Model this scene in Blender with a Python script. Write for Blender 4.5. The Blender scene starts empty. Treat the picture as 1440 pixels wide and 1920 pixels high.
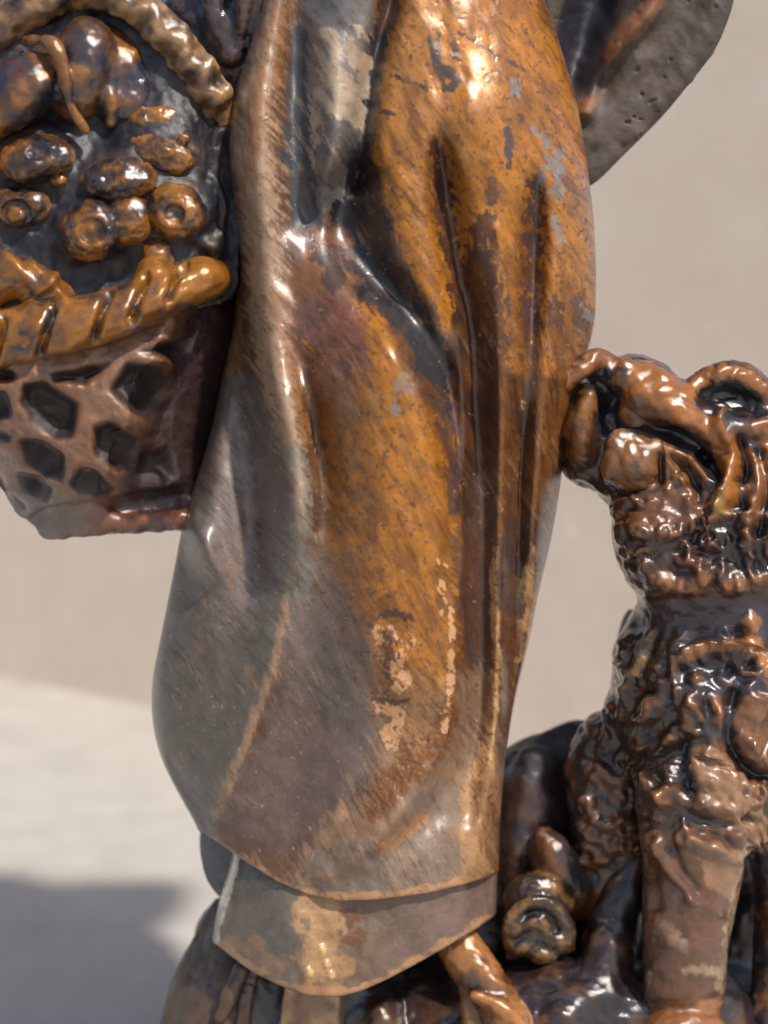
import bpy, math
import numpy as np
import openvdb

# ------------------------------------------------------------------ camera, world, sun, exposure
S = 1e-4                      # one authoring unit = 0.1 mm
CAM_D = 2400.0
PITCH = math.radians(8.0)
FLOOR_Z = -1560.0             # measured from the aim point, authoring units
C0 = np.array([0.0, -CAM_D * math.cos(PITCH), CAM_D * math.sin(PITCH)])
FW = np.array([0.0, math.cos(PITCH), -math.sin(PITCH)])
UP = np.array([0.0, math.sin(PITCH), math.cos(PITCH)])
sc = bpy.context.scene
col = sc.collection
cam_data = bpy.data.cameras.new('camera')
cam = bpy.data.objects.new('camera', cam_data)
col.objects.link(cam)
sc.camera = cam
cam.location = [c * S for c in C0]
cam.rotation_euler = (math.pi / 2 - PITCH, 0, 0)
cam_data.sensor_fit = 'VERTICAL'
cam_data.sensor_height = 24.0
cam_data.lens = 24.0 * CAM_D / 1920.0
cam_data.clip_start = 0.01
cam_data.clip_end = 50.0
cam_data.dof.use_dof = True
cam_data.dof.focus_distance = (CAM_D - 170) * S
cam_data.dof.aperture_fstop = cam_data.lens / 4.2

SUN_EL, SUN_AZ = math.radians(50), math.radians(39)     # azimuth measured from the viewer's side (-Y) towards +X
sd = np.array([math.sin(SUN_AZ) * math.cos(SUN_EL), -math.cos(SUN_AZ) * math.cos(SUN_EL), math.sin(SUN_EL)])
from mathutils import Vector
w = bpy.data.worlds.new('World')
sc.world = w
w.use_nodes = True
nt = w.node_tree
sky = nt.nodes.new('ShaderNodeTexSky')
sky.sky_type = 'NISHITA'
sky.sun_disc = False
sky.sun_elevation = SUN_EL
sky.sun_rotation = math.atan2(sd[0], sd[1])
sky.air_density = 1.0
sky.dust_density = 2.0
nt.links.new(sky.outputs[0], nt.nodes['Background'].inputs[0])
nt.nodes['Background'].inputs[1].default_value = 0.105
sl = bpy.data.lights.new('sun', 'SUN')
sl.energy = 4.0
sl.angle = math.radians(2.5)
sl.color = (1.0, 0.93, 0.84)
sun = bpy.data.objects.new('sun', sl)
col.objects.link(sun)
sun.rotation_euler = Vector(sd).to_track_quat('Z', 'Y').to_euler()
sun.location = [v * 2 for v in sd]
sc.view_settings.view_transform = 'Standard'
sc.view_settings.look = 'None'
sc.view_settings.gamma = 1.0
sc.view_settings.exposure = 0.3

# ------------------------------------------------------------------ helpers
rng = np.random.default_rng(7)


def W(u, v, d):
    """picture-plane place (u right, v down) at depth d towards the viewer -> world metres"""
    u, v, d = (np.asarray(a, float) for a in (u, v, d))
    dx = (u - 720.0) / CAM_D
    k = (960.0 - v) / CAM_D
    dy = FW[1] + k * UP[1]
    dz = FW[2] + k * UP[2]
    t = (-d - C0[1]) / dy
    return np.stack([t * dx, -d + 0 * u, C0[2] + t * dz], -1) * S


def lin(c):
    c = np.asarray(c, float) / 255.0
    return np.where(c <= 0.04045, c / 12.92, ((c + 0.055) / 1.055) ** 2.4)


def sstep(a, b, x):
    t = np.clip((x - a) / (b - a), 0, 1)
    return t * t * (3 - 2 * t)


def spline(pts, n=14):
    p = np.asarray(pts, float)
    if len(p) < 3:
        t = np.linspace(0, 1, n * 2)[:, None]
        return p[0] * (1 - t) + p[-1] * t
    q = np.vstack([2 * p[0] - p[1], p, 2 * p[-1] - p[-2]])
    out = []
    for i in range(1, len(q) - 2):
        t = np.linspace(0, 1, n, endpoint=False)[:, None]
        a, b, c, e = q[i - 1], q[i], q[i + 1], q[i + 2]
        out.append(0.5 * (2 * b + (c - a) * t + (2 * a - 5 * b + 4 * c - e) * t ** 2 + (3 * b - a - 3 * c + e) * t ** 3))
    out.append(p[-1:])
    return np.vstack(out)


_lat = rng.random((64, 64, 64)).astype(np.float32)


def vnoise(x, y, z):
    xi, yi, zi = (np.floor(a).astype(np.int64) for a in (x, y, z))
    fx, fy, fz = (a - np.floor(a) for a in (x, y, z))
    fx, fy, fz = (f * f * (3 - 2 * f) for f in (fx, fy, fz))
    r = 0
    for i in (0, 1):
        for j in (0, 1):
            for k in (0, 1):
                r = r + _lat[(xi + i) & 63, (yi + j) & 63, (zi + k) & 63] * (fx if i else 1 - fx) * (fy if j else 1 - fy) * (fz if k else 1 - fz)
    return r


def fbm(x, y, z, o=4):
    r, a, s = 0, 0.5, 0
    for i in range(o):
        r = r + a * vnoise(x * 2 ** i + 7.3 * i, y * 2 ** i + 3.1 * i, z * 2 ** i + 5.7 * i)
        s += a
        a *= 0.5
    return r / s


def worley(p, cell, seed=0):
    x = p / cell + seed
    b = np.floor(x).astype(np.int64)
    best = np.full(len(p), 9.0)
    for i in (-1, 0, 1):
        for j in (-1, 0, 1):
            for k in (-1, 0, 1):
                ci, cj, ck_ = b[:, 0] + i, b[:, 1] + j, b[:, 2] + k
                ox = _lat[ci & 63, cj & 63, ck_ & 63]
                oy = _lat[(ci + 17) & 63, (cj + 31) & 63, ck_ & 63]
                oz = _lat[ci & 63, (cj + 11) & 63, (ck_ + 29) & 63]
                best = np.minimum(best, (ci + ox - x[:, 0]) ** 2 + (cj + oy - x[:, 1]) ** 2 + (ck_ + oz - x[:, 2]) ** 2)
    return np.sqrt(best)


def lobes(p, cell, amp, seed=0, warp=0.5, sq=(1, 1, 1)):
    n = np.stack([fbm(p[:, 0] / cell / 1.3 + 31 * k + seed, p[:, 1] / cell / 1.3, p[:, 2] / cell / 1.3, 2) - .5 for k in range(3)], -1)
    f = worley((p + n * cell * 2.2 * warp) * np.array(sq), cell, seed)
    return amp * (0.55 - np.minimum(f, 1.1) ** 2)


def blur(a, r):
    r = int(round(r))
    if r < 1:
        return a
    for ax in (0, 1):
        for _ in range(3):
            p = np.concatenate([np.repeat(a.take([0], ax), r + 1, ax), a, np.repeat(a.take([-1], ax), r, ax)], ax)
            c = np.cumsum(p, ax, dtype=np.float64)
            n = a.shape[ax]
            a = (c.take(range(2 * r + 1, 2 * r + 1 + n), ax) - c.take(range(0, n), ax)) / (2 * r + 1)
    return a


class Canvas:
    """A sheet over (u, v) on which relief heights and paint are laid in strokes."""

    def __init__(s, u0, v0, u1, v1, res=2.0, base=(40, 34, 34), gloss=0.3):
        s.u0, s.v0, s.res = u0, v0, res
        s.nu, s.nv = int((u1 - u0) / res) + 1, int((v1 - v0) / res) + 1
        s.U, s.V = np.meshgrid(u0 + res * np.arange(s.nu), v0 + res * np.arange(s.nv))
        s.H = np.zeros((s.nv, s.nu))
        s.rgb = np.zeros((s.nv, s.nu, 3)) + lin(base)
        s.rough = np.zeros((s.nv, s.nu)) + gloss
        s.metal = np.zeros((s.nv, s.nu))
        s.nz = {}

    def noise(s, scale, ang=0.0, stretch=1.0, seed=0, o=4):
        key = (scale, ang, stretch, seed, o)
        if key not in s.nz:
            a = math.radians(ang)
            x = (s.U * math.cos(a) + s.V * math.sin(a)) / (scale * stretch)
            y = (-s.U * math.sin(a) + s.V * math.cos(a)) / scale
            n = fbm(x + 11.1 * seed, y + 5.3 * seed, 0 * x + seed * 1.7 + 0.5, o)
            s.nz[key] = np.clip((n - 0.5) * 2.0 + 0.5, -0.3, 1.3)
        return s.nz[key]

    def field(s, pts, w, wr=None, amp=1.0, power=2.0):
        """bump profile along a curve. pts: (u, v[, width factor[, amp factor]]); w left width, wr right width (of travel)"""
        pts = [tuple(p) + (1.0,) * (4 - len(p)) for p in pts]
        P = spline(pts, 10)
        wr = w if wr is None else wr
        m = 2.6 * max(w, wr) * max(P[:, 2].max(), 0.1)
        i0 = max(int((P[:, 1].min() - m - s.v0) / s.res), 0)
        i1 = min(int((P[:, 1].max() + m - s.v0) / s.res) + 2, s.nv)
        j0 = max(int((P[:, 0].min() - m - s.u0) / s.res), 0)
        j1 = min(int((P[:, 0].max() + m - s.u0) / s.res) + 2, s.nu)
        out = np.zeros((s.nv, s.nu))
        if i1 <= i0 or j1 <= j0:
            return out
        U, V = s.U[i0:i1, j0:j1], s.V[i0:i1, j0:j1]
        best = np.full(U.shape, 1e18)
        sd_, wf, af = np.zeros(U.shape), np.ones(U.shape), np.ones(U.shape)
        for k in range(len(P) - 1):
            a, b = P[k], P[k + 1]
            du, dv = b[0] - a[0], b[1] - a[1]
            L = du * du + dv * dv + 1e-9
            t = np.clip(((U - a[0]) * du + (V - a[1]) * dv) / L, 0, 1)
            ex, ey = U - a[0] - t * du, V - a[1] - t * dv
            q = ex * ex + ey * ey
            c = q < best
            best = np.where(c, q, best)
            sd_ = np.where(c, du * ey - dv * ex, sd_)
            wf = np.where(c, a[2] + t * (b[2] - a[2]), wf)
            af = np.where(c, a[3] + t * (b[3] - a[3]), af)
        ww = np.where(sd_ > 0, wr, w) * np.maximum(wf, 0.02)
        r = np.sqrt(best) / ww
        out[i0:i1, j0:j1] = amp * af * np.exp(-r ** power)
        return out

    def poly(s, pts):
        """signed distance to a polygon, negative inside"""
        p = np.asarray(pts, float)
        q = np.roll(p, -1, 0)
        best = np.full(s.U.shape, 1e18)
        inside = np.zeros(s.U.shape, bool)
        for a, b in zip(p, q):
            du, dv = b - a
            t = np.clip(((s.U - a[0]) * du + (s.V - a[1]) * dv) / (du * du + dv * dv + 1e-9), 0, 1)
            best = np.minimum(best, (s.U - a[0] - t * du) ** 2 + (s.V - a[1] - t * dv) ** 2)
            c = ((a[1] > s.V) != (b[1] > s.V)) & (s.U < (b[0] - a[0]) * (s.V - a[1]) / (b[1] - a[1] + 1e-12) + a[0])
            inside ^= c
        d = np.sqrt(best)
        return np.where(inside, -d, d)

    def ridge(s, pts, w, amp, wr=None, power=2.0):
        s.H += s.field(pts, w, wr, amp, power)

    def lay(s, m, c, op=1.0, rough=None, metal=None):
        m = np.clip(m * op, 0, 1)
        s.rgb += (lin(c) - s.rgb) * m[..., None]
        if rough is not None:
            s.rough += (rough - s.rough) * m
        if metal is not None:
            s.metal += (metal - s.metal) * m

    def brk(s, f, soft, ns, amt):
        n = s.noise(*ns) if isinstance(ns, tuple) else ns
        fine = s.noise(4.0, 70, 2.2, 77, 3)
        return sstep(0.5 - soft * 1.3, 0.5 + soft * 1.3, f + ((n - 0.5) * amt + (fine - 0.5) * 0.45) * sstep(0.0, 0.3, f))

    def stroke(s, pts, w, c, op=1.0, wr=None, soft=0.2, ns=(22,), amt=0.7, rough=None, metal=None, power=2.0):
        s.lay(s.brk(s.field(pts, w, wr, 1.0, power), soft, ns, amt), c, op, rough, metal)

    def area(s, pts, c, op=1.0, feather=25, ns=(30,), amt=0.7, soft=0.2, rough=None, metal=None):
        f = sstep(feather, -feather, s.poly(spline(list(pts) + [pts[0]], 5)[:-1]))
        s.lay(s.brk(f, soft, ns, amt), c, op, rough, metal)

    def sample(s, arr, u, v):
        x = np.clip((u - s.u0) / s.res, 0, s.nu - 1.001)
        y = np.clip((v - s.v0) / s.res, 0, s.nv - 1.001)
        i, j = y.astype(int), x.astype(int)
        fy, fx = y - i, x - j
        if arr.ndim == 3:
            fy, fx = fy[..., None], fx[..., None]
        return (arr[i, j] * (1 - fx) + arr[i, j + 1] * fx) * (1 - fy) + (arr[i + 1, j] * (1 - fx) + arr[i + 1, j + 1] * fx) * fy


class Vol:
    """signed distance volume over (u, v, d)"""

    def __init__(s, u0, v0, d0, u1, v1, d1, h=4.0):
        s.o, s.h = np.array([u0, v0, d0], float), h
        s.n = [int((b - a) / h) + 1 for a, b in ((u0, u1), (v0, v1), (d0, d1))]
        s.f = np.full(s.n, 200.0, np.float32)

    def _box(s, lo, hi):
        r = []
        for k in range(3):
            a = max(int((lo[k] - s.o[k]) / s.h), 0)
            b = min(int((hi[k] - s.o[k]) / s.h) + 2, s.n[k])
            if b <= a:
                return None
            r.append(slice(a, b))
        ax = [s.o[k] + s.h * np.arange(r[k].start, r[k].stop) for k in range(3)]
        return tuple(r), ax[0][:, None, None], ax[1][None, :, None], ax[2][None, None, :]

    def _mix(s, sl, g, k, cut=False):
        f = s.f[sl]
        if cut:
            g = -g
            hh = np.clip(0.5 - 0.5 * (f - g) / k, 0, 1)
            s.f[sl] = f + (g - f) * hh + k * hh * (1 - hh)
        else:
            hh = np.clip(0.5 + 0.5 * (f - g) / k, 0, 1)
            s.f[sl] = f + (g - f) * hh - k * hh * (1 - hh)

    def ell(s, u, v, d, ru, rv, rd, ang=0.0, k=12.0, cut=False):
        m = max(ru, rv, rd) + k * 1.5 + 12
        b = s._box((u - m, v - m, d - m), (u + m, v + m, d + m))
        if b is None:
            return s
        sl, X, Y, Z = b
        a = math.radians(ang)
        X, Y = X - u, Y - v
        x, y, z = (X * math.cos(a) + Y * math.sin(a)) / ru, (-X * math.sin(a) + Y * math.cos(a)) / rv, (Z - d) / rd
        q = np.sqrt(x * x + y * y + z * z) + 1e-6
        q2 = np.sqrt((x / ru) ** 2 + (y / rv) ** 2 + (z / rd) ** 2) + 1e-9
        s._mix(sl, q * (q - 1) / q2, k, cut)
        return s

    def tube(s, pts, k=12.0, cut=False, flat=1.0, n=8):
        """pts: (u, v, d, r)"""
        P = spline(pts, n)
        best = None
        m = P[:, 3].max() * max(1, flat) + k * 1.5 + 12
        b = s._box(P[:, :3].min(0) - m, P[:, :3].max(0) + m)
        if b is None:
            return s
        sl, X, Y, Z = b
        for a, c in zip(P[:-1], P[1:]):
            e = c - a
            L = (e[:3] ** 2).sum() + 1e-9
            t = np.clip(((X - a[0]) * e[0] + (Y - a[1]) * e[1] + (Z - a[2]) * e[2]) / L, 0, 1)
            q = np.sqrt((X - a[0] - t * e[0]) ** 2 + (Y - a[1] - t * e[1]) ** 2 + ((Z - a[2] - t * e[2]) / flat) ** 2) - (a[3] + t * e[3])
            best = q if best is None else np.minimum(best, q)
        s._mix(sl, best, k, cut)
        return s

    def relief(s, cv, outline, front, back, k=14.0):
        """solid with outline polygon on the canvas, front depth map and constant back"""
        sdp = cv.poly(spline(list(outline) + [outline[0]], 6)[:-1])
        b = s._box(s.o, s.o + s.h * np.array(s.n))
        sl, X, Y, Z = b
        uu, vv = np.broadcast_arrays(X[:, :, 0], Y[:, :, 0])
        o2 = cv.sample(sdp, uu, vv)[:, :, None]
        fr = cv.sample(front, uu, vv)[:, :, None]
        bk = cv.sample(back, uu, vv)[:, :, None] if isinstance(back, np.ndarray) else back
        g = np.maximum(np.maximum(Z - fr, bk - Z) * 0.8, o2)
        s._mix(sl, g, k)
        return s

    def mesh(s, smooth=2):
        f = s.f.copy()
        f[0], f[-1], f[:, 0], f[:, -1], f[:, :, 0], f[:, :, -1] = (20,) * 6
        g = openvdb.FloatGrid()
        g.background = 200.0
        g.copyFromArray(f)
        p, q = g.convertToQuads(0.0)
        p = p.astype(float) * s.h + s.o
        if smooth:
            p = lap(p, q, smooth, 0.5)
        return p, q


def lap(p, q, it, lam=0.5):
    e = np.concatenate([q[:, [0, 1]], q[:, [1, 2]], q[:, [2, 3]], q[:, [3, 0]]])
    n = len(p)
    deg = np.bincount(e.ravel(), minlength=n).astype(float)
    deg[deg == 0] = 1
    for _ in range(it):
        a = np.stack([np.bincount(e[:, 0], p[e[:, 1], k], n) + np.bincount(e[:, 1], p[e[:, 0], k], n) for k in range(p.shape[1])], -1)
        p = p + lam * (a / deg[:, None] - p)
    return p


def normals(p, q):
    nn = np.cross(p[q[:, 2]] - p[q[:, 0]], p[q[:, 3]] - p[q[:, 1]])
    out = np.stack([sum(np.bincount(q[:, k], nn[:, c], len(p)) for k in range(4)) for c in range(3)], -1)
    return out / (np.linalg.norm(out, axis=1, keepdims=True) + 1e-9)


def outward(p, q):
    nn = normals(p, q)
    c = p.mean(0)
    a = p[q[:, 0]] - c
    vol = (a * np.cross(p[q[:, 1]] - c, p[q[:, 2]] - c)).sum() + (a * np.cross(p[q[:, 2]] - c, p[q[:, 3]] - c)).sum()
    if vol < 0:
        q = q[:, ::-1].copy()
        nn = -nn
    return nn, q


def link(name, p, q, mat, parent=None, rgb=None, rough=None, metal=None, smooth=True, clamp=True):
    """p in (u, v, d). One mesh object, with its paint on the points."""
    wp = W(p[:, 0], p[:, 1], p[:, 2])
    if clamp:
        wp[:, 2] = np.maximum(wp[:, 2], FLOOR_Z * S)
    c = wp.mean(0)
    aa = wp[q[:, 0]] - c
    if (aa * np.cross(wp[q[:, 1]] - c, wp[q[:, 2]] - c)).sum() + (aa * np.cross(wp[q[:, 2]] - c, wp[q[:, 3]] - c)).sum() < 0:
        q = q[:, ::-1]
    me = bpy.data.meshes.new(name)
    me.vertices.add(len(wp))
    me.vertices.foreach_set('co', wp.ravel())
    me.loops.add(q.size)
    me.loops.foreach_set('vertex_index', q.ravel().astype(np.int32))
    me.polygons.add(len(q))
    me.polygons.foreach_set('loop_start', np.arange(0, q.size, 4, dtype=np.int32))
    me.update(calc_edges=True)
    me.validate()
    if smooth:
        me.polygons.foreach_set('use_smooth', np.ones(len(me.polygons), bool))
    n = len(me.vertices)
    if rgb is not None and n == len(p):
        a = me.attributes.new('paint', 'FLOAT_COLOR', 'POINT')
        a.data.foreach_set('color', np.concatenate([rgb, rough[:, None]], 1).astype(np.float32).ravel())
        a = me.attributes.new('metal', 'FLOAT', 'POINT')
        a.data.foreach_set('value', metal.astype(np.float32))
        a = me.attributes.new('rest', 'FLOAT_VECTOR', 'POINT')
        a.data.foreach_set('vector', (p / 100.0).astype(np.float32).ravel())
    me.materials.append(mat)
    o = bpy.data.objects.new(name, me)
    col.objects.link(o)
    if parent is not None:
        o.parent = parent
    return o


def N(nt, t, **kw):
    n = nt.nodes.new(t)
    for k, v in kw.items():
        if k.startswith('i_'):
            n.inputs[k[2:].replace('_', ' ')].default_value = v
        else:
            setattr(n, k, v)
    return n


def patina(name, speck=0.5, bump=0.35, scratch=0.3, coat=0.35, rough_add=0.0, coat_rough=0.09):
    m = bpy.data.materials.new(name)
    m.use_nodes = True
    nt = m.node_tree
    L = nt.links.new
    b = nt.nodes['Principled BSDF']
    at = N(nt, 'ShaderNodeAttribute', attribute_name='paint')
    mt = N(nt, 'ShaderNodeAttribute', attribute_name='metal')
    rs = N(nt, 'ShaderNodeAttribute', attribute_name='rest')
    # fine dark specks
    n1 = N(nt, 'ShaderNodeTexNoise', i_Scale=9.0, i_Detail=6.0, i_Roughness=0.72)
    L(rs.outputs['Vector'], n1.inputs['Vector'])
    r1 = N(nt, 'ShaderNodeMapRange', i_From_Min=0.63, i_From_Max=0.69)
    L(n1.outputs['Fac'], r1.inputs['Value'])
    # soft tonal variation
    n2 = N(nt, 'ShaderNodeTexNoise', i_Scale=3.0, i_Detail=8.0, i_Roughness=0.65)
    L(rs.outputs['Vector'], n2.inputs['Vector'])
    r2 = N(nt, 'ShaderNodeMapRange', i_From_Min=0.3, i_From_Max=0.7, i_To_Min=0.72, i_To_Max=1.28)
    L(n2.outputs['Fac'], r2.inputs['Value'])
    # fine grain
    n3 = N(nt, 'ShaderNodeTexNoise', i_Scale=38.0, i_Detail=3.0, i_Roughness=0.7)
    L(rs.outputs['Vector'], n3.inputs['Vector'])
    r3 = N(nt, 'ShaderNodeMapRange', i_From_Min=0.3, i_From_Max=0.7, i_To_Min=0.8, i_To_Max=1.2)
    L(n3.outputs['Fac'], r3.inputs['Value'])
    mu = N(nt, 'ShaderNodeMath', operation='MULTIPLY')
    L(r2.outputs[0], mu.inputs[0])
    L(r3.outputs[0], mu.inputs[1])
    vm = N(nt, 'ShaderNodeVectorMath', operation='SCALE')
    L(at.outputs['Color'], vm.inputs[0])
    L(mu.outputs[0], vm.inputs['Scale'])
    # hairline scratches slanting across the surface
    mp = N(nt, 'ShaderNodeMapping')
    mp.inputs['Rotation'].default_value = (0, 0, math.radians(-48))
    mp.inputs['Scale'].default_value = (0.8, 14.0, 1.0)
    L(rs.outputs['Vector'], mp.inputs['Vector'])
    n4 = N(nt, 'ShaderNodeTexNoise', i_Scale=2.2, i_Detail=4.0, i_Roughness=0.6, i_Distortion=0.15)
    L(mp.outputs[0], n4.inputs['Vector'])
    r4 = N(nt, 'ShaderNodeMapRange', i_From_Min=0.66, i_From_Max=0.74)
    L(n4.outputs['Fac'], r4.inputs['Value'])
    m4 = N(nt, 'ShaderNodeMath', operation='MULTIPLY')
    L(r4.outputs[0], m4.inputs[0])
    n5 = N(nt, 'ShaderNodeTexNoise', i_Scale=0.9, i_Detail=3.0)
    L(rs.outputs['Vector'], n5.inputs['Vector'])
    r5 = N(nt, 'ShaderNodeMapRange', i_From_Min=0.48, i_From_Max=0.62, i_To_Max=scratch)
    L(n5.outputs['Fac'], r5.inputs['Value'])
    L(r5.outputs[0], m4.inputs[1])
    ms = N(nt, 'ShaderNodeMath', operation='MULTIPLY')
    L(r1.outputs[0], ms.inputs[0])
    ms.inputs[1].default_value = speck
    mx = N(nt, 'ShaderNodeMath', operation='MAXIMUM')
    L(m4.outputs[0], mx.inputs[0])
    L(ms.outputs[0], mx.inputs[1])
    mix = N(nt, 'ShaderNodeMix', data_type='RGBA')
    L(mx.outputs[0], mix.inputs['Factor'])
    L(vm.outputs[0], mix.inputs['A'])
    mix.inputs['B'].default_value = (0.02, 0.016, 0.018, 1)
    L(mix.outputs['Result'], b.inputs['Base Color'])
    # roughness
    ra = N(nt, 'ShaderNodeMath', operation='MULTIPLY_ADD')
    L(n3.outputs['Fac'], ra.inputs[0])
    ra.inputs[1].default_value = 0.16
    L(at.outputs['Alpha'], ra.inputs[2])
    rb = N(nt, 'ShaderNodeMath', operation='ADD')
    L(ra.outputs[0], rb.inputs[0])
    rb.inputs[1].default_value = rough_add - 0.08
    L(rb.outputs[0], b.inputs['Roughness'])
    L(mt.outputs['Fac'], b.inputs['Metallic'])
    b.inputs['Specular IOR Level'].default_value = 0.45
    rc = N(nt, 'ShaderNodeMapRange', i_From_Min=0.44, i_From_Max=0.58, i_To_Min=coat, i_To_Max=coat * 0.08)
    L(at.outputs['Alpha'], rc.inputs['Value'])
    L(rc.outputs[0], b.inputs['Coat Weight'])
    b.inputs['Coat Roughness'].default_value = coat_rough
    b.inputs['Coat IOR'].default_value = 1.5
    # fine relief
    ad = N(nt, 'ShaderNodeMath', operation='MULTIPLY_ADD')
    L(mx.outputs[0], ad.inputs[0])
    ad.inputs[1].default_value = -0.7
    L(n3.outputs['Fac'], ad.inputs[2])
    a2 = N(nt, 'ShaderNodeMath', operation='MULTIPLY_ADD')
    L(n1.outputs['Fac'], a2.inputs[0])
    a2.inputs[1].default_value = 1.2
    L(ad.outputs[0], a2.inputs[2])
    bp = N(nt, 'ShaderNodeBump', i_Strength=bump, i_Distance=1.6 * S)
    L(a2.outputs[0], bp.inputs['Height'])
    L(bp.outputs[0], b.inputs['Normal'])
    L(bp.outputs[0], b.inputs['Coat Normal'])
    return m


def tag(o, label=None, cat=None, kind=None, group=None):
    if label: o['label'] = label
    if cat: o['category'] = cat
    if kind: o['kind'] = kind
    if group: o['group'] = group


GOLD, DGOLD, BROWN, REDB = (164, 104, 32), (122, 76, 30), (74, 46, 34), (88, 44, 24)
DARK, BLUE, TAN, BEIGE = (38, 34, 38), (44, 48, 58), (150, 116, 86), (160, 140, 118)
SLATE, PURP, CHIP, OCHRE = (88, 82, 75), (94, 80, 74), (205, 158, 116), (160, 116, 52)


def dress(p, q, nn, base=DARK, high=DGOLD, mid=BROWN, rough=0.25, metal=0.25, it=26, lo=0.5, hi=4.0, ns=45.0, hrough=None, cv=None, seed=0, amt=1.0):
    """worn patina: ridges rubbed to bronze, hollows dark. Returns paint."""
    sm = lap(p, q, it, 0.6)
    r = ((p - sm) * nn).sum(1)
    n = fbm(p[:, 0] / ns + seed, p[:, 1] / ns, p[:, 2] / ns, 5)
    n = (n - 0.5) * 2 + 0.5
    x = r + (n - 0.5) * (hi - lo) * 1.6 * amt
    m1 = sstep(lo - (hi - lo) * 0.8, lo, x)[:, None]
    m2 = sstep(lo, hi, x)[:, None]
    rgb = lin(base) + (lin(mid) - lin(base)) * m1
    rgb = rgb + (lin(high) - rgb) * m2
    n2 = fbm(p[:, 0] / 90 + 9 + seed, p[:, 1] / 90, p[:, 2] / 90, 4)
    bl = sstep(0.52, 0.66, n2)[:, None] * (1 - m2) * 0.6
    rgb = rgb + (lin(BLUE) - rgb) * bl
    ro = rough + (0.0 if hrough is None else (hrough - rough)) * m2[:, 0]
    me = metal * m2[:, 0]
    return rgb, ro, me

# ------------------------------------------------------------------ setting: wall and floor
def unfloor(u, v):
    dx, k = (u - 720.0) / CAM_D, (960.0 - v) / CAM_D
    dy, dz = FW[1] + k * UP[1], FW[2] + k * UP[2]
    t = (FLOOR_Z - C0[2]) / dz
    return np.array([t * dx, C0[1] + t * dy])


def board(name, c1, c2, rough, sc_):
    m = bpy.data.materials.new(name)
    m.use_nodes = True
    nt = m.node_tree
    L = nt.links.new
    b = nt.nodes['Principled BSDF']
    tc = N(nt, 'ShaderNodeTexCoord')
    n = N(nt, 'ShaderNodeTexNoise', i_Scale=sc_, i_Detail=6.0, i_Roughness=0.62)
    L(tc.outputs['Object'], n.inputs['Vector'])
    cr = N(nt, 'ShaderNodeValToRGB')
    cr.color_ramp.elements[0].position, cr.color_ramp.elements[1].position = 0.3, 0.72
    cr.color_ramp.elements[0].color, cr.color_ramp.elements[1].color = (*lin(c1), 1), (*lin(c2), 1)
    L(n.outputs['Fac'], cr.inputs[0])
    n2 = N(nt, 'ShaderNodeTexNoise', i_Scale=sc_ * 4.5, i_Detail=2.0, i_Roughness=0.5)
    L(tc.outputs['Object'], n2.inputs['Vector'])
    r2 = N(nt, 'ShaderNodeMapRange', i_From_Min=0.69, i_From_Max=0.76, i_To_Max=0.5)
    L(n2.outputs['Fac'], r2.inputs['Value'])
    mx = N(nt, 'ShaderNodeMix', data_type='RGBA')
    L(r2.outputs[0], mx.inputs['Factor'])
    L(cr.outputs[0], mx.inputs['A'])
    mx.inputs['B'].default_value = (*lin(np.minimum(np.array(c2) + 25, 250)), 1)
    L(mx.outputs['Result'], b.inputs['Base Color'])
    b.inputs['Roughness'].default_value = rough
    bp = N(nt, 'ShaderNodeBump', i_Strength=0.25, i_Distance=0.0006)
    L(n2.outputs['Fac'], bp.inputs['Height'])
    L(bp.outputs[0], b.inputs['Normal'])
    return m


def sheet(name, gx, gy, fn, mat):
    X, Y = np.meshgrid(gx, gy)
    P = fn(X, Y).reshape(-1, 3) * S
    nx, ny = len(gx), len(gy)
    i = np.arange(nx * ny).reshape(ny, nx)
    q = np.stack([i[:-1, :-1], i[:-1, 1:], i[1:, 1:], i[1:, :-1]], -1).reshape(-1, 4)
    me = bpy.data.meshes.new(name)
    me.from_pydata(P.tolist(), [], q.tolist())
    me.polygons.foreach_set('use_smooth', np.ones(len(q), bool))
    me.materials.append(mat)
    o = bpy.data.objects.new(name, me)
    col.objects.link(o)
    return o


A_, B_ = unfloor(0, 1268), unfloor(285, 1325)
wd = (B_ - A_) / np.linalg.norm(B_ - A_)
wl = lambda t: A_[None, None] + t[..., None] * wd
floor = sheet('floor', np.linspace(-14000, 14000, 90), np.linspace(-16000, 9000, 90),
              lambda X, Y: np.stack([X, Y, FLOOR_Z + 0 * X], -1), board('floor_board', (164, 159, 152), (182, 177, 169), 0.75, 38))
tag(floor, 'pale grey matt board lying under the statue', kind='structure')


def wall_fn(X, Y):
    q = wl(X)
    bow = 14 * np.sin(X / 900.0)
    nrm = np.array([wd[1], -wd[0]])
    return np.stack([q[..., 0] + nrm[0] * bow, q[..., 1] + nrm[1] * bow, FLOOR_Z + Y], -1)


wall = sheet('wall', np.linspace(-1500, 4200, 80), np.linspace(0, 4200, 40), wall_fn, board('wall_board', (204, 187, 172), (214, 199, 184), 0.7, 30))
tag(wall, 'smooth beige board standing upright behind the statue', kind='structure')

# ------------------------------------------------------------------ the statue
statue = bpy.data.objects.new('bronze_statue', None)
col.objects.link(statue)
statue.location = (0, 0, FLOOR_Z * S)
bpy.context.view_layer.update()
tag(statue, 'worn bronze statue of a robed figure with a fruit basket and a woolly lamb', 'statue')
_inv = statue.matrix_world.inverted()
M_robe = patina('robe_patina', 0.55, 0.16, 0.30, 0.42, 0.0, 0.18)
M_gloss = patina('lacquered_patina', 0.45, 0.30, 0.12, 0.7, -0.02, 0.08)
M_matte = patina('dull_patina', 0.5, 0.45, 0.15, 0.1, 0.1)


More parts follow.
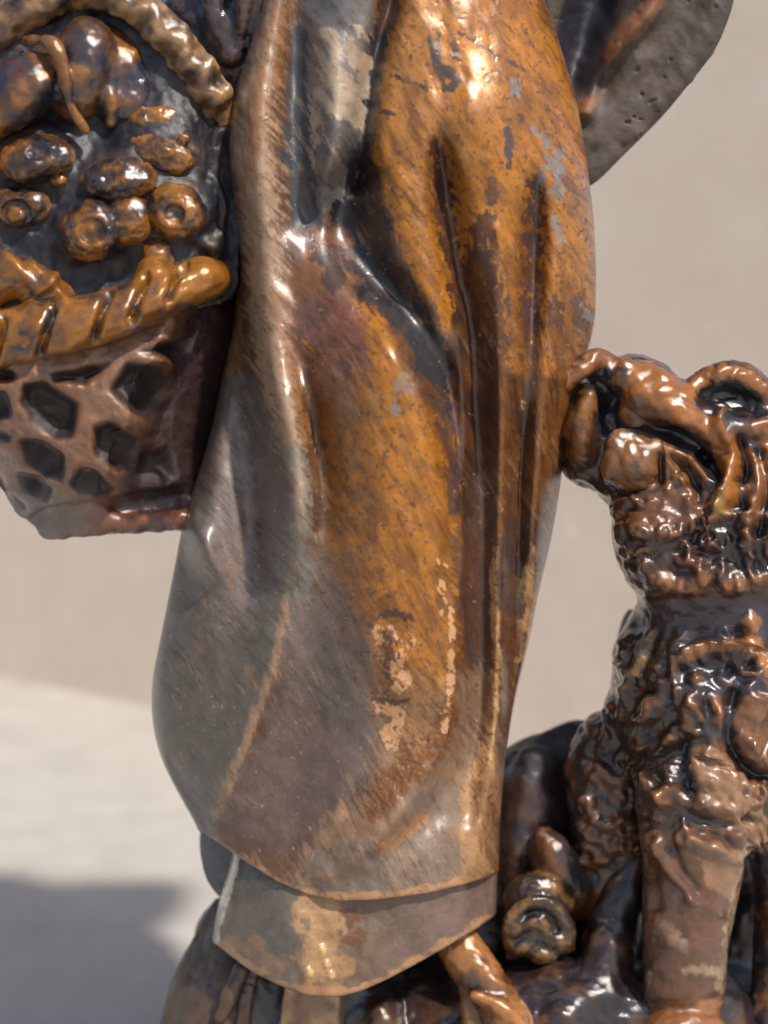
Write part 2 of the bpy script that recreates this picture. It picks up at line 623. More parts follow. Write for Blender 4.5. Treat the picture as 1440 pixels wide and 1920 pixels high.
def part(name, p, q, mat, paint, parent=statue, label=None):
    o = link(name, p, q, mat, None, *paint)
    o.parent = parent
    if parent is statue:
        o.matrix_parent_inverse = _inv
    if label: o['label'] = label
    return o


# ---- robe: lofted sections; relief and paint from a canvas
cv = Canvas(240, -110, 1180, 1760, 1.6, base=(92, 62, 44), gloss=0.36)
cv.H = cv.H
R = cv.ridge
# relief (right of the direction of travel is the picture's left when going down)
R([(600, 400, .9, .02), (650, 490, .9, .2), (690, 580, .9, .55), (730, 660), (762, 770), (780, 900), (785, 1020), (770, 1150, .9, .8), (740, 1280, .8, .5), (690, 1400, .8, .2)], 92, 78, 165, 2.4)
R([(760, -100), (735, 0), (705, 110), (684, 230), (672, 330, 1.2)], 20, -44, 26)
R([(672, 330, 1.0, .8), (655, 410, 1.5), (690, 500, 1.3), (760, 590, 1.0), (812, 680, .9), (842, 770, .8, .8), (858, 880, .6, .5)], 40, -62, 38)
R([(560, -60, 1, .4), (560, 100), (558, 250, 1.2), (575, 380, 1.4), (600, 440, 1.2, .5), (630, 540, 1.3, .02)], 36, -30, 30)
R([(620, 80, 1, .6), (625, 230), (612, 350, .8), (608, 430, .6, .3), (612, 500, .6, .02)], 26, 20, 26)
R([(515, -60), (488, 60), (470, 190, 1.1), (472, 330, 1.1), (488, 470), (500, 600), (520, 720), (545, 840), (558, 960), (552, 1060, .8, .4)], 42, 46, 36)
R([(545, 640, .6, .3), (580, 720), (600, 850), (605, 980, 1, .6)], 26, -16, 26)
R([(455, 560, .6, .5), (455, 700), (470, 830), (478, 980), (470, 1100, 1.2, .4)], 24, -34, 34)
R([(420, 700, 1, .3), (410, 820), (395, 940), (385, 1060, 1.2, .5)], 22, 18, 26)
R([(826, 255, .6, .3), (830, 320, .8), (845, 420), (862, 520), (876, 620, 1.2), (884, 740, 1.4), (890, 900, 1.4), (896, 1080, 1.3), (896, 1250, 1.2), (888, 1400, 1, .9), (880, 1520, .9, .5)], 32, -46, 32)
R([(862, 560, .6, .3), (866, 700, .8), (872, 860, .8), (866, 1000, .8, 1.0), (862, 1150, .8), (858, 1300, .8, .8), (845, 1400, .8, .5)], 14, 22, 22)
R([(1003, 345, .7, .6), (1001, 420), (998, 520), (994, 610, .9, .7), (990, 700, .6, .2)], 22, -40, 22)
R([(935, 430, 1, .3), (935, 600, 1, .7), (938, 760), (938, 900), (934, 1080), (934, 1240), (930, 1400), (915, 1540, 1, .7)], 20, 20, 20)
R([(1050, 480, 1, .2), (1040, 620, 1, .6), (1020, 760), (1010, 900), (1000, 1040)], 18, 14, 18)
R([(985, 720, 1, .3), (975, 850), (970, 1000), (965, 1150), (958, 1300, .8), (948, 1450, .6, .5)], 18, -34, 18)
R([(900, 60, 1.5, .5), (930, 200, 1.6), (950, 330, 1.4, .6)], 90, 22, 90)
# left facet edge, lower folds
R([(560, 1040, 1.5, .2), (535, 1160, 1.2, .6), (508, 1265), (470, 1370), (430, 1470), (398, 1545)], 30, 32, 46, 1.6)
R([(620, 1180, 1, .3), (585, 1320, 1.2), (560, 1440, 1.3), (560, 1550, 1.2, .6)], 90, -34, 80)
R([(852, 1120, .6, .4), (850, 1260), (836, 1370), (800, 1450), (750, 1520), (690, 1585), (620, 1635, 1, .5)], 26, 34, 60, 1.8)
R([(868, 1360, .8, .5), (840, 1460), (800, 1530), (740, 1590, 1, .4)], 34, -20, 20)
R([(905, 1380, 1, .4), (905, 1500), (900, 1620)], 30, 20, 34)
R([(345, 960, 1, 1), (372, 1010, .9, .8), (410, 1070, .8, .3)], 26, 46, 30)
R([(1060, 690, 1, .4), (1075, 800, 1), (1062, 880, .8)], 26, 26, 26)
# chipped patch and small dents
for x, y, r, a in [(738, 1170, 20, -9), (718, 1215, 12, -7), (735, 1230, 15, 7), (755, 1255, 10, -6), (730, 1330, 26, -5), (760, 1300, 14, 5), (705, 1300, 12, -4), (838, 165, 26, -3), (834, 1260, 9, -5),
                   (622, 865, 10, -4), (400, 1535, 7, -9), (690, 1628, 8, 8), (1060, 712, 7, 8), (740, 1390, 10, -4)]:
    R([(x - r * .3, y - r * .5), (x + r * .2, y + r * .5)], r, a)
cv.H = blur(cv.H, 3) * 1.3
edge = cv.noise(9, 0, 1, 5)
cvn = cv.noise(70, 70, 2.0, 3, 3)
cv.H += (cvn - 0.5) * 9 + (cv.noise(30, 60, 2.2, 4, 3) - 0.5) * 1.6
hammer = cv.field([(850, 1290, .6), (820, 1370), (760, 1440), (715, 1500, .8)], 38) * (cv.noise(7, 0, 1, 8, 2) - 0.5)
cv.H += hammer * 2.2
cv.H -= sstep(0.84, 1.0, cv.noise(10, 0, 1, 21, 3)) * 0.5

# paint ---------------------------------------------------------
St, Ar = cv.stroke, cv.area
brush = (5.5, 62, 9.0, 11)      # fine strokes slanting down-right
brushv = (6, 84, 10.0, 12)
brushb = (5, 42, 8.0, 14)
# gold of the hip and side
Ar([(720, -110), (1180, -110), (1180, 640), (1080, 720), (960, 700), (860, 640), (800, 560), (735, 430), (700, 300), (712, 120)], GOLD, feather=26, ns=brushv, amt=.6, rough=.32, metal=.22)
Ar([(880, -110), (720, -110), (700, 60), (735, 200), (790, 330), (860, 300), (820, 130)], (160, 112, 62), .55, 60, (60,), .8, .4)
# bulging fold gold
Ar([(600, 560), (700, 580), (800, 720), (850, 800), (856, 1100), (850, 1280), (800, 1400), (740, 1400), (660, 1250), (590, 1090), (570, 900), (560, 720)], GOLD, feather=34, ns=brushb, amt=.9, rough=.3, metal=.22)
Ar([(585, 700), (650, 760), (680, 950), (690, 1150), (640, 1200), (585, 1060), (570, 880)], (112, 70, 26), .65, 50, (16, 40, 2, 17), 1.1, .3)  # mottled left flank, painted darker as the side away from the sun
# dark browns of the right-hand valleys, their self-shadow painted in
Ar([(850, 560), (900, 420), (930, 560), (960, 700), (1060, 700), (1130, 760), (1130, 1000), (1060, 1300), (970, 1660), (915, 1640), (880, 1400), (870, 1200), (862, 800)], (60, 36, 27), .94, 22, brushv, .7, .15, rough=.3, metal=.15)
Ar([(870, 900), (960, 900), (950, 1500), (880, 1560)], PURP, .45, 30, (50, 84, 3, 2), .8, .3)
St([(975, 500), (1000, 640), (1010, 800), (1000, 900)], 46, DGOLD, .75, soft=.2, ns=brushv, amt=1.3, metal=.2)
St([(1060, 560), (1075, 660), (1040, 780)], 40, DGOLD, .7, ns=brushv, amt=1.3, metal=.2)
St([(948, 640), (944, 800), (940, 1000)], 9, DGOLD, .9, ns=brushv, amt=1.2, metal=.3)
# dark patina grooves, painted darker still to deepen their shade
St([(762, -110), (738, 0), (706, 110), (684, 230), (665, 330)], 21, (38, 38, 43), 1, wr=24, ns=(12, 80, 3, 3), amt=.7, soft=.12, rough=.45)
St([(665, 330, .8), (652, 400, 1.4), (690, 500, 1.15), (755, 590, .9), (806, 680, .8), (832, 760, .5)], 48, (31, 28, 32), 1, wr=42, ns=(14, 60, 3, 4), amt=.8, soft=.12, rough=.38)
St([(700, 560, .3), (770, 640, .5), (822, 740, .5), (848, 860, .3), (850, 960, .2)], 48, (50, 49, 53), .8, ns=(14, 60, 3, 4), amt=1.2, soft=.2)
Ar([(570, -110), (700, -110), (690, 100), (660, 300), (640, 380), (560, 380), (552, 160)], (106, 102, 98), .95, 20, brush, .9, .15, rough=.42)
Ar([(600, 60), (690, 70), (665, 300), (600, 330), (575, 200)], BEIGE, .85, 14, (11, 52, 3.2, 31), 2.0, .12, rough=.45)
Ar([(600, 200), (680, 250), (670, 330), (600, 350)], (66, 66, 70), .8, 18, (14, 62, 3, 31), 1.4, .12)
St([(560, 60, .6), (556, 180), (556, 300, 1.3), (572, 400, 1.4), (560, 480, .8)], 24, (50, 54, 60), .95, ns=brush, amt=.7, soft=.15, rough=.4)
Ar([(545, 440), (640, 430), (660, 500), (640, 580), (540, 560)], (112, 72, 40), .7, 24, (26, 0, 1, 6), 1.3, .3)
St([(600, 470), (640, 500), (625, 530)], 20, (44, 40, 44), .8, ns=(14,), amt=1.3, soft=.15)
Ar([(570, 560), (660, 570), (690, 680), (640, 760), (570, 720)], (104, 72, 70), .75, 34, brush, 1.2, .25)
# rubbed beige ridge at the left
St([(500, -110, 1.1), (480, 60, 1.1), (462, 200, 1.2), (474, 350, 1.2), (490, 500), (505, 640), (530, 760), (556, 870, .7), (565, 960, .5), (560, 1040, .3)], 46, (150, 124, 100), .95, wr=42, ns=brushb, amt=.75, soft=.25, rough=.42)
St([(520, 20), (500, 160), (478, 260), (455, 330)], 26, (132, 88, 48), .7, ns=brushv, amt=1.2)
St([(520, 560, .8), (548, 680), (575, 800, .8), (590, 920, .6)], 22, (122, 76, 34), .6, ns=brushb, amt=1.2)
St([(440, 560), (430, 700), (408, 820), (380, 930)], 20, (120, 90, 56), .7, ns=brushv, amt=1.3)
# grey-green and violet of the lower left, reflected haze partly in the paint
Ar([(400, 720), (470, 700), (520, 820), (560, 980), (560, 1120), (520, 1260), (400, 1560), (340, 1560), (240, 1350), (280, 1100), (330, 940)], SLATE, .96, 24, (40, 70, 2, 9), .5, .25, rough=.4)
Ar([(395, 800), (470, 860), (500, 1000), (480, 1130), (400, 1200), (380, 1000)], (116, 100, 94), .7, 50, (50, 80, 2, 10), .8, .35, rough=.42)
Ar([(560, 960), (640, 1080), (700, 1220), (720, 1400), (640, 1500), (560, 1560), (420, 1540), (470, 1400), (520, 1250)], (100, 88, 82), .9, 38, brush, .6, .3, rough=.42)
Ar([(520, 1290), (600, 1330), (650, 1450), (640, 1620), (560, 1620), (440, 1560), (480, 1420)], (84, 66, 60), .8, 40, (34, 60, 2, 3), .7, .3, rough=.4)
St([(563, 960, 1), (545, 1090, .8), (520, 1220), (480, 1340), (440, 1440), (405, 1530)], 9, (146, 112, 84), .6, wr=11, ns=brushv, amt=.9, soft=.25)
St([(575, 880), (590, 1000), (560, 1100)], 36, (120, 120, 112), .6, ns=(26, 60, 2, 4), amt=1.2)
for x, y in [(432, 1078), (468, 1270), (372, 1200)]:
    St([(x, y - 14), (x + 3, y + 16)], 10, (130, 94, 74), .4, ns=(9, 80, 2, 4), amt=1.4)
# lower hem: tan and grey mottle
Ar([(700, 1330), (850, 1280), (930, 1280), (940, 1700), (560, 1700), (600, 1560), (690, 1480)], (132, 104, 80), .8, 40, brush, .8, .25, rough=.42)
Ar([(790, 1480), (880, 1440), (890, 1640), (720, 1690), (650, 1670), (720, 1600)], (104, 96, 88), .55, 60, (30, 30, 1.4, 7), 1.5, .4, rough=.45)
Ar([(580, 1600), (700, 1590), (720, 1690), (560, 1670)], (100, 90, 80), .7, 30, (22, 0, 1, 8), 1.6, .15)
St([(710, 1590), (760, 1560), (790, 1535)], 11, (160, 112, 70), .7, ns=(9, -40, 3, 4), amt=1.2)
St([(380, 1562), (440, 1604), (510, 1650), (580, 1676), (640, 1684), (740, 1676), (850, 1658), (930, 1636)], 11, (160, 118, 82), .9, ns=(14, 0, 2, 4), amt=1.2)
St([(430, 1575), (500, 1610), (560, 1640), (600, 1660, .6)], 16, (92, 56, 38), .5, ns=(14, 0, 1, 6), amt=1.4)
Ar([(862, 1480), (925, 1400), (932, 1640), (876, 1650)], (156, 116, 78), .85, 16, (16, 84, 2, 5), .8, .2, rough=.36)  # sunlit tan of the skirt's right side, put into the colour
Ar([(800, 1380), (852, 1290), (850, 1380), (790, 1460), (700, 1540), (695, 1480), (740, 1430)], (122, 74, 34), .85, 22, (18, 40, 2, 3), .8, .3, rough=.22, metal=.2)
Ar([(768, 1255), (800, 1260), (790, 1400), (745, 1440), (750, 1340)], (150, 108, 66), .6, 20, brushv, .9, .2)
St([(940, -110), (985, 40), (1040, 160), (1080, 330)], 34, (176, 112, 40), .6, ns=brushv, amt=1.3, metal=.2)
# tan streaks at the right
St([(928, 1030, .7), (925, 1120, .8), (934, 1220), (922, 1340, 1.3), (905, 1450, 2)], 10, (186, 144, 100), .95, ns=(12, 84, 3, 4), amt=.8)
St([(1002, 1030, .6), (994, 1100), (990, 1180), (975, 1240, .5)], 15, (170, 130, 90), .95, ns=(12, 84, 2, 4), amt=1.0)
St([(1012, 1000), (1000, 1200), (975, 1350)], 8, (58, 40, 30), .6, ns=brushv)
# dark blotches on the gold
for pts, w_, c_ in [([(815, 80), (822, 120), (850, 150), (842, 165)], 14, (62, 52, 50)), ([(850, 85), (856, 110)], 8, (62, 52, 50)), ([(822, 268), (830, 320), (832, 400), (850, 480)], 19, (64, 44, 42)),
                    ([(965, 158), (968, 172)], 8, (66, 60, 64)), ([(921, 345), (925, 375)], 11, (66, 50, 50)), ([(953, 245), (955, 270), (953, 310)], 8, (70, 62, 66)),
                    ([(1002, 350, .8), (1001, 420), (998, 520), (995, 610)], 21, (78, 58, 58)), ([(855, 480), (868, 560), (885, 650), (895, 760)], 22, (70, 42, 34)),
                    ([(735, 140), (765, 152), (800, 166)], 5, (60, 46, 40)), ([(708, 205), (740, 215)], 6, (50, 46, 46)), ([(905, 420), (925, 520), (935, 640)], 24, (78, 50, 38)),
                    ([(860, 60), (900, 85), (980, 130)], 4, (84, 58, 40)), ([(1040, 560), (1045, 600)], 16, (70, 48, 40)), ([(1080, 560), (1090, 620)], 12, (84, 70, 62))]:
    St(pts, w_, c_, .95, ns=(8, 80, 1.6, 9), amt=1.3, soft=.1, rough=.3)
for x, y, w_ in [(1025, 275, 14), (1040, 310, 18), (1042, 345, 16), (1015, 330, 12), (1055, 290, 9), (965, 165, 10), (1040, 420, 10), (1100, 580, 12), (1000, 245, 7), (1050, 440, 9), (740, 760, 9), (765, 720, 12), (745, 720, 7)]:
    St([(x, y - w_), (x + 2, y + w_)], w_ * .85, (112, 110, 110), .85, ns=(7, 70, 1.5, 13), amt=2.6, soft=.1, rough=.5, metal=0)
# bare chips
for pts, w_ in [([(705, 1180), (715, 1205)], 11), ([(736, 1178), (742, 1195)], 8), ([(765, 1200), (750, 1240), (758, 1275), (745, 1290)], 13), ([(742, 1225), (738, 1260)], 10), ([(715, 1320), (740, 1345), (728, 1375)], 15), ([(750, 1330), (742, 1370), (735, 1400)], 11),
                ([(828, 1095), (834, 1130)], 8), ([(845, 1140), (848, 1200), (843, 1260)], 6), ([(846, 1260), (840, 1330), (832, 1370)], 7), ([(826, 1142), (828, 1155)], 5), ([(980, 752), (982, 765)], 4), ([(818, 1050), (836, 1062)], 4)]:
    St(pts, w_ * .85, (190, 142, 102), .9, ns=(6, 60, 1.5, 15), amt=2.0, soft=.08, rough=.5, metal=0)
for pts, w_ in [([(705, 1158), (735, 1150), (770, 1160)], 8), ([(730, 1190), (735, 1230)], 13), ([(700, 1310), (740, 1318), (765, 1310)], 5), ([(720, 1240), (728, 1280)], 8)]:
    St(pts, w_, (60, 42, 34), .9, ns=(6, 60, 1.5, 16), amt=1.4, soft=.1)
for pts in [[(700, 330), (720, 470), (800, 590)], [(862, 560), (872, 760), (868, 960)], [(1003, 600), (996, 760), (985, 900)], [(575, 700), (598, 850), (600, 980)]]:
    St(pts, 15, (48, 32, 26), .75, ns=(9, 84, 4, 6), amt=1.3, soft=.2)  # dark strokes along the valleys, deepening their shade in paint
# speckle everywhere on gold
gm = sstep(.02, .16, cv.metal)
cv.lay(sstep(.5, .85, cv.noise(26, 66, 3, 31, 5)) * gm, (112, 70, 32), .55)
cv.lay(sstep(.55, .8, cv.noise(9, 62, 6, 32, 4)) * gm, (98, 60, 30), .5)
cv.lay(sstep(.62, .8, cv.noise(4.5, 45, 9, 33, 3)) * sstep(.45, .75, cv.noise(120, 0, 1, 35, 3)), (54, 42, 38), .45)
cv.lay(sstep(.66, .8, cv.noise(4.5, 62, 9, 34, 3)) * sstep(.5, .8, cv.noise(90, 0, 1, 36, 3)), (176, 140, 104), .25)
sp = sstep(.86, .92, cv.noise(7, 0, 1, 21, 3))
cv.lay(sp * (cv.metal > .1), (60, 44, 40), .75, .4, 0.0)
sp = sstep(.88, .95, cv.noise(5, 50, 5, 22, 3))
cv.lay(sp, (70, 52, 44), .5, .4)
sp = sstep(1.02, 1.08, cv.noise(8, 20, 1, 25, 2))
cv.lay(sstep(1.17, 1.22, cv.noise(8, 20, 1, 25, 2)), (176, 140, 104), .5, .4)

rows_v = np.array([-100, 0, 50, 100, 150, 200, 250, 300, 400, 500, 600, 700, 800, 880, 950, 1020, 1100, 1200, 1280, 1350, 1420, 1480, 1560, 1700], float)
left = np.array([510, 492, 478, 462, 446, 430, 425, 425, 437, 445, 440, 418, 398, 375, 350, 335, 320, 300, 284, 284, 300, 330, 376, 400], float)
right = np.array([990, 1020, 1040, 1055, 1070, 1084, 1092, 1100, 1113, 1118, 1117, 1092, 1065, 1055, 1045, 1032, 1012, 993, 972, 958, 948, 942, 936, 934], float)
hem_u = np.array([330, 376, 430, 500, 560, 620, 700, 800, 880, 930, 960], float)
hem_v = np.array([1530, 1560, 1602, 1648, 1672, 1683, 1680, 1668, 1650, 1634, 1620], float)
depth_b = np.interp(np.linspace(-100, 1700, 19), [-100, 300, 700, 1200, 1700], [230, 265, 265, 250, 235])


def lofted(name, left_f, right_f, b_f, hem_f, vtop, nrow, nf, nb, canvas, mat, cen=(650, 285), ex=0.8, facet=None, thick=14, back_lift=120):
    th = np.concatenate([np.linspace(0, np.pi, nf, endpoint=False), np.linspace(np.pi, 2 * np.pi, nb, endpoint=False)])
    uh = cen[0] + cen[1] * np.cos(th)
    front = np.sin(th) > 0
    hv = np.where(front, hem_f(uh), np.minimum(hem_f(uh), hem_f(uh) - back_lift * np.clip(-np.sin(th) * 1.6, 0, 1)))
    t = np.linspace(0, 1, nrow)[:, None]
    V = vtop + t * (hv[None] - vtop)
    l, r, b = left_f(V), right_f(V), b_f(V)
    c, a = (l + r) / 2, (r - l) / 2
    U = c + a * np.cos(th)[None] * np.ones_like(V)
    sn = np.sin(th)[None]
    D = b * np.sign(sn) * np.abs(sn) ** ex
    H = canvas.sample(canvas.H, U, V)
    wgt = sstep(0.0, 0.35, sn)
    D = D + H * wgt
    if facet is not None:
        D = facet(U, V, D, sn)
    # rolled hem, then the inside closed off
    last = [U[-1], V[-1], D[-1]]
    uc, dc = U[-1].mean(), D[-1].mean()
    ex_rows = []
    for s_, dv in ((0.992, 5), (0.975, 7), (0.955, 4), (0.945, -6), (0.93, -60), (0.5, -90), (0.02, -95)):
        ex_rows.append((uc + (last[0] - uc) * s_, last[1] + dv if s_ > .94 else last[1] + dv * (1.0), dc + (last[2] - dc) * s_))
    U = np.vstack([U] + [e[0][None] for e in ex_rows])
    V = np.vstack([V] + [e[1][None] for e in ex_rows])
    D = np.vstack([D] + [e[2][None] for e in ex_rows])
    # closed top
    U = np.vstack([U[:1].mean() + (U[:1] - U[:1].mean()) * .02, U]); V = np.vstack([V[:1], V]); D = np.vstack([D[:1] * .02, D])
    p = np.stack([U, V, D], -1).reshape(-1, 3)
    n1, n2 = U.shape
    i = np.arange(n1 * n2).reshape(n1, n2)
    j = np.roll(i, -1, 1)
    q = np.stack([i[:-1], j[:-1], j[1:], i[1:]], -1).reshape(-1, 4)
    u, v = p[:, 0], p[:, 1]
    return p, q, (canvas.sample(canvas.rgb, u, v), canvas.sample(canvas.rough, u, v), canvas.sample(canvas.metal, u, v))


def smooth_interp(x, y):
    xs = np.linspace(x[0], x[-1], 400)
    ys = np.interp(xs, x, y)
    k = np.ones(15) / 15
    yp = np.convolve(np.pad(ys, 7, mode='edge'), k, 'valid')
    return lambda t: np.interp(t, xs, yp)


p, q, paint = lofted('robe', smooth_interp(rows_v, left), smooth_interp(rows_v, right),
                     lambda v: np.interp(v, [-100, 300, 700, 1200, 1700], [215, 250, 250, 235, 225]),
                     smooth_interp(hem_u, hem_v), -100, 1080, 660, 110, cv, M_robe)
part('robe', p, q, M_robe, paint)

# ---- underskirt below the robe's hem
cu = Canvas(340, 1380, 1000, 1900, 2.0, base=(98, 80, 66), gloss=.38)
cu.ridge([(445, 1590), (425, 1670), (403, 1750)], 12, 22, 16)
cu.ridge([(560, 1600, 1, .5), (556, 1720), (560, 1850)], 46, 16, 46)
cu.ridge([(650, 1640), (690, 1740), (700, 1840)], 80, -8, 50)
cu.ridge([(920, 1600), (905, 1730)], 30, -14, 40)
cu.H += (cu.noise(80, 80, 1.6, 2, 3) - .5) * 18 + (cu.noise(16, 0, 1, 3, 3) - .5) * 2
cu.area([(440, 1600), (560, 1640), (545, 1850), (400, 1780)], (94, 88, 80), .8, 30, (36, 0, 1, 3), .9, .25)
cu.area([(760, 1660), (940, 1640), (930, 1740), (760, 1790)], (104, 84, 76), .85, 30, (36, 0, 2, 5), .7, .3)
cu.area([(560, 1690), (640, 1690), (650, 1850), (590, 1862), (556, 1800)], (156, 120, 82), .75, 26, (22, 80, 1.4, 4), 1.4, .2)
cu.stroke([(650, 1710), (668, 1740), (664, 1765)], 15, (92, 54, 32), .9, ns=(10, 0, 1, 5), amt=1.4)
cu.stroke([(408, 1765), (470, 1815), (545, 1850), (600, 1862), (680, 1855), (780, 1800), (870, 1750), (915, 1720)], 10, (158, 118, 80), .8, ns=(14, 0, 2, 4), amt=1.3)
cu.stroke([(470, 1770), (520, 1810), (430, 1760)], 20, (140, 106, 78), .6, ns=(16, 30, 2, 4), amt=1.5)
for x, y in [(578, 1820), (605, 1780), (612, 1808), (620, 1828), (696, 1628)]:
    cu.stroke([(x, y - 3), (x + 2, y + 4)], 7, (196, 160, 112), .9, ns=(5,), amt=.8)
    cu.ridge([(x, y - 3), (x, y + 3)], 6, 5)
cu.stroke([(447, 1590), (428, 1665), (405, 1740), (404, 1762)], 9, (208, 198, 180), .95, ns=(20,), amt=.2, rough=.25)  # rim light on the rounded left edge, painted as a pale line
sk_l = smooth_interp(np.array([1400, 1560, 1600, 1650, 1700, 1760, 1900.]), np.array([420, 436, 434, 422, 408, 398, 396.]))
sk_r = smooth_interp(np.array([1400, 1600, 1720, 1900.]), np.array([930, 934, 930, 925.]))
hu = np.array([380, 408, 440, 470, 510, 545, 575, 600, 640, 680, 730, 780, 830, 870, 900, 925, 940], float)
hvv = np.array([1750, 1768, 1793, 1815, 1835, 1850, 1858, 1862, 1862, 1852, 1830, 1804, 1776, 1752, 1734, 1716, 1702], float)
p, q, paint = lofted('underskirt', sk_l, sk_r, lambda v: np.interp(v, [1420, 1560, 1650], [90, 165, 205]), smooth_interp(hu, hvv), 1420, 220, 380, 80, cu, M_robe, cen=(665, 265), ex=.75, back_lift=150)
part('underskirt', p, q, M_robe, paint)


def solid(name, vol, mat, parent=statue, cvs=None, disp=None, smooth=2, label=None, painter=None, **kw):
    p, q = vol.mesh(smooth)
    if not len(p):
        print('EMPTY', name)
        return None
    nn, q = outward(p, q)
    if cvs is not None:
        w_ = sstep(0.05, 0.5, nn[:, 2])
        p = p + nn * (cvs.sample(cvs.H, p[:, 0], p[:, 1]) * w_)[:, None]
    if disp is not None:
        p = p + nn * disp(p)[:, None]
    nn = normals(p, q)
    rgb, ro, me = dress(p, q, nn, **kw)
    if painter is not None:
        rgb, ro, me = painter(p, nn, rgb, ro, me)
    return part(name, p, q, mat, (rgb, ro, me), parent, label)


def bumps(scale, amp, seed=0, o=4):
    def f(p):
        return (fbm(p[:, 0] / scale + seed, p[:, 1] / scale + seed, p[:, 2] / scale, o) - .5) * 2 * amp
    return f


def canvas_paint(cvs, mask=None):
    def f(p, nn, rgb, ro, me):
        a = cvs.sample(cvs.alpha, p[:, 0], p[:, 1]) * sstep(0.0, .4, nn[:, 2])
        rgb = rgb + (cvs.sample(cvs.rgb, p[:, 0], p[:, 1]) - rgb) * a[:, None]
        ro = ro + (cvs.sample(cvs.rough, p[:, 0], p[:, 1]) - ro) * a
        me = me + (cvs.sample(cvs.metal, p[:, 0], p[:, 1]) - me) * a
        return rgb, ro, me
    return f


# ================================================================== basket at the left
cb = Canvas(-190, 440, 520, 1060, 2.0, base=(58, 40, 34), gloss=.3)
bowl_out = [(-170, 560), (60, 560), (300, 520), (425, 480), (452, 560), (445, 680), (408, 820), (412, 930), (432, 1010), (420, 1062), (385, 1032), (352, 1000), (300, 990), (210, 992), (110, 1000), (70, 990), (34, 958), (2, 915), (-60, 850), (-140, 740), (-180, 640)]
sdp = -cb.poly(spline(bowl_out + [bowl_out[0]], 6)[:-1])
dome = 190 * np.sqrt(np.clip(1 - (1 - np.clip(sdp / 210, 0, 1)) ** 2, 0, 1))
front = blur(dome, 9) + 20 - 0.10 * (cb.V - 700)
cut = sstep(-30, 40, (cb.U - (300 + (700 - cb.V) * .38))) * sstep(985, 925, cb.V)       # plain wall towards the robe falls back
front = front - cut * 95
cells = [[(45, 719), (83, 715), (146, 758), (134, 822), (97, 822), (55, 792), (38, 754)], [(38, 827), (76, 829), (120, 855), (116, 902), (83, 893), (45, 865)],
         [(177, 803), (205, 792), (257, 822), (239, 879), (222, 884), (177, 855)], [(239, 680), (305, 690), (312, 716), (305, 744), (281, 789), (264, 782), (222, 747), (208, 730)],
         [(272, 850), (320, 846), (330, 890), (300, 915), (256, 896)], [(149, 883), (174, 883), (215, 914), (201, 931), (146, 928), (132, 910)],
         [(90, 700), (205, 680), (160, 722), (104, 714)], [(264, 657), (361, 633), (333, 682), (305, 670)], [(31, 890), (69, 895), (97, 920), (90, 945), (38, 917)],
         [(-10, 892), (14, 917), (14, 930), (-8, 910)], [(-6, 806), (24, 818), (17, 830), (-4, 822)], [(28, 931), (52, 949), (49, 959), (31, 949)],
         [(-60, 740), (10, 735), (20, 780), (-20, 800), (-60, 780)], [(-80, 640), (30, 700), (20, 715), (-60, 720)]]
cellm = np.zeros_like(cb.H)
for c in cells:
    dd = cb.poly(c) - 0.5 + (cb.noise(12, 0, 1, 7, 2) - .5) * 3
    cb.H -= 36 * sstep(7, -15, dd)
    cellm = np.maximum(cellm, sstep(6, -6, dd))
    cx, cy = np.mean(c, 0)
    cb.ridge([(cx - 10, cy + 4), (cx + 12, cy + 8)], 17, 13)
cb.ridge([(70, 975), (170, 962), (250, 948), (330, 935)], 16, -26, 16)
cb.ridge([(60, 996), (150, 986), (250, 978), (340, 972)], 13, 24, 16)
cb.H = blur(cb.H, 2)
cb.H += (cb.noise(24, 0, 1, 3, 4) - .5) * 5
vb = Vol(-200, 450, -170, 500, 1040, 290, 3.5)
vb.relief(cb, bowl_out, front, -150, 26)


def bowl_painter(p, nn, rgb, ro, me):
    u, v = p[:, 0], p[:, 1]
    n = (fbm(u / 30, v / 30, p[:, 2] / 30, 4) - .5) * 2 + .5
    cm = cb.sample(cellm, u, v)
    lat = (1 - cm) * sstep(330, 290, u + (v - 700) * .38)
    a = sstep(.1, .7, n + .25) * lat
    rgb = rgb + (lin((122, 88, 66)) - rgb) * (a * .9)[:, None]
    ro = ro + (.52 - ro) * a * .8
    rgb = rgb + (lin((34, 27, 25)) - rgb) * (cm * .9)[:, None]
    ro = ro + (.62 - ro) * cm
    pl = sstep(295, 335, u + (v - 700) * .38)
    rgb = rgb + (lin((50, 36, 38)) - rgb) * (pl * .9)[:, None]
    lo = sstep(880, 970, v + (n - .5) * 60) * sstep(280, 60, u + (n - .5) * 90)
    rgb = rgb + (lin((104, 104, 104)) - rgb) * (lo * .7)[:, None]
    bs = sstep(945, 985, v + (n - .5) * 40) * sstep(130, 260, u + (n - .5) * 80)
    rgb = rgb + (lin((110, 62, 34)) - rgb) * (bs * .8 * sstep(.35, .55, n))[:, None]
    return rgb, ro, me * (1 - pl)


basket = solid('basket', vb, M_gloss, cvs=cb, painter=bowl_painter, base=(48, 38, 38), mid=(84, 56, 42), high=(128, 84, 50), rough=.28, lo=.8, hi=5)

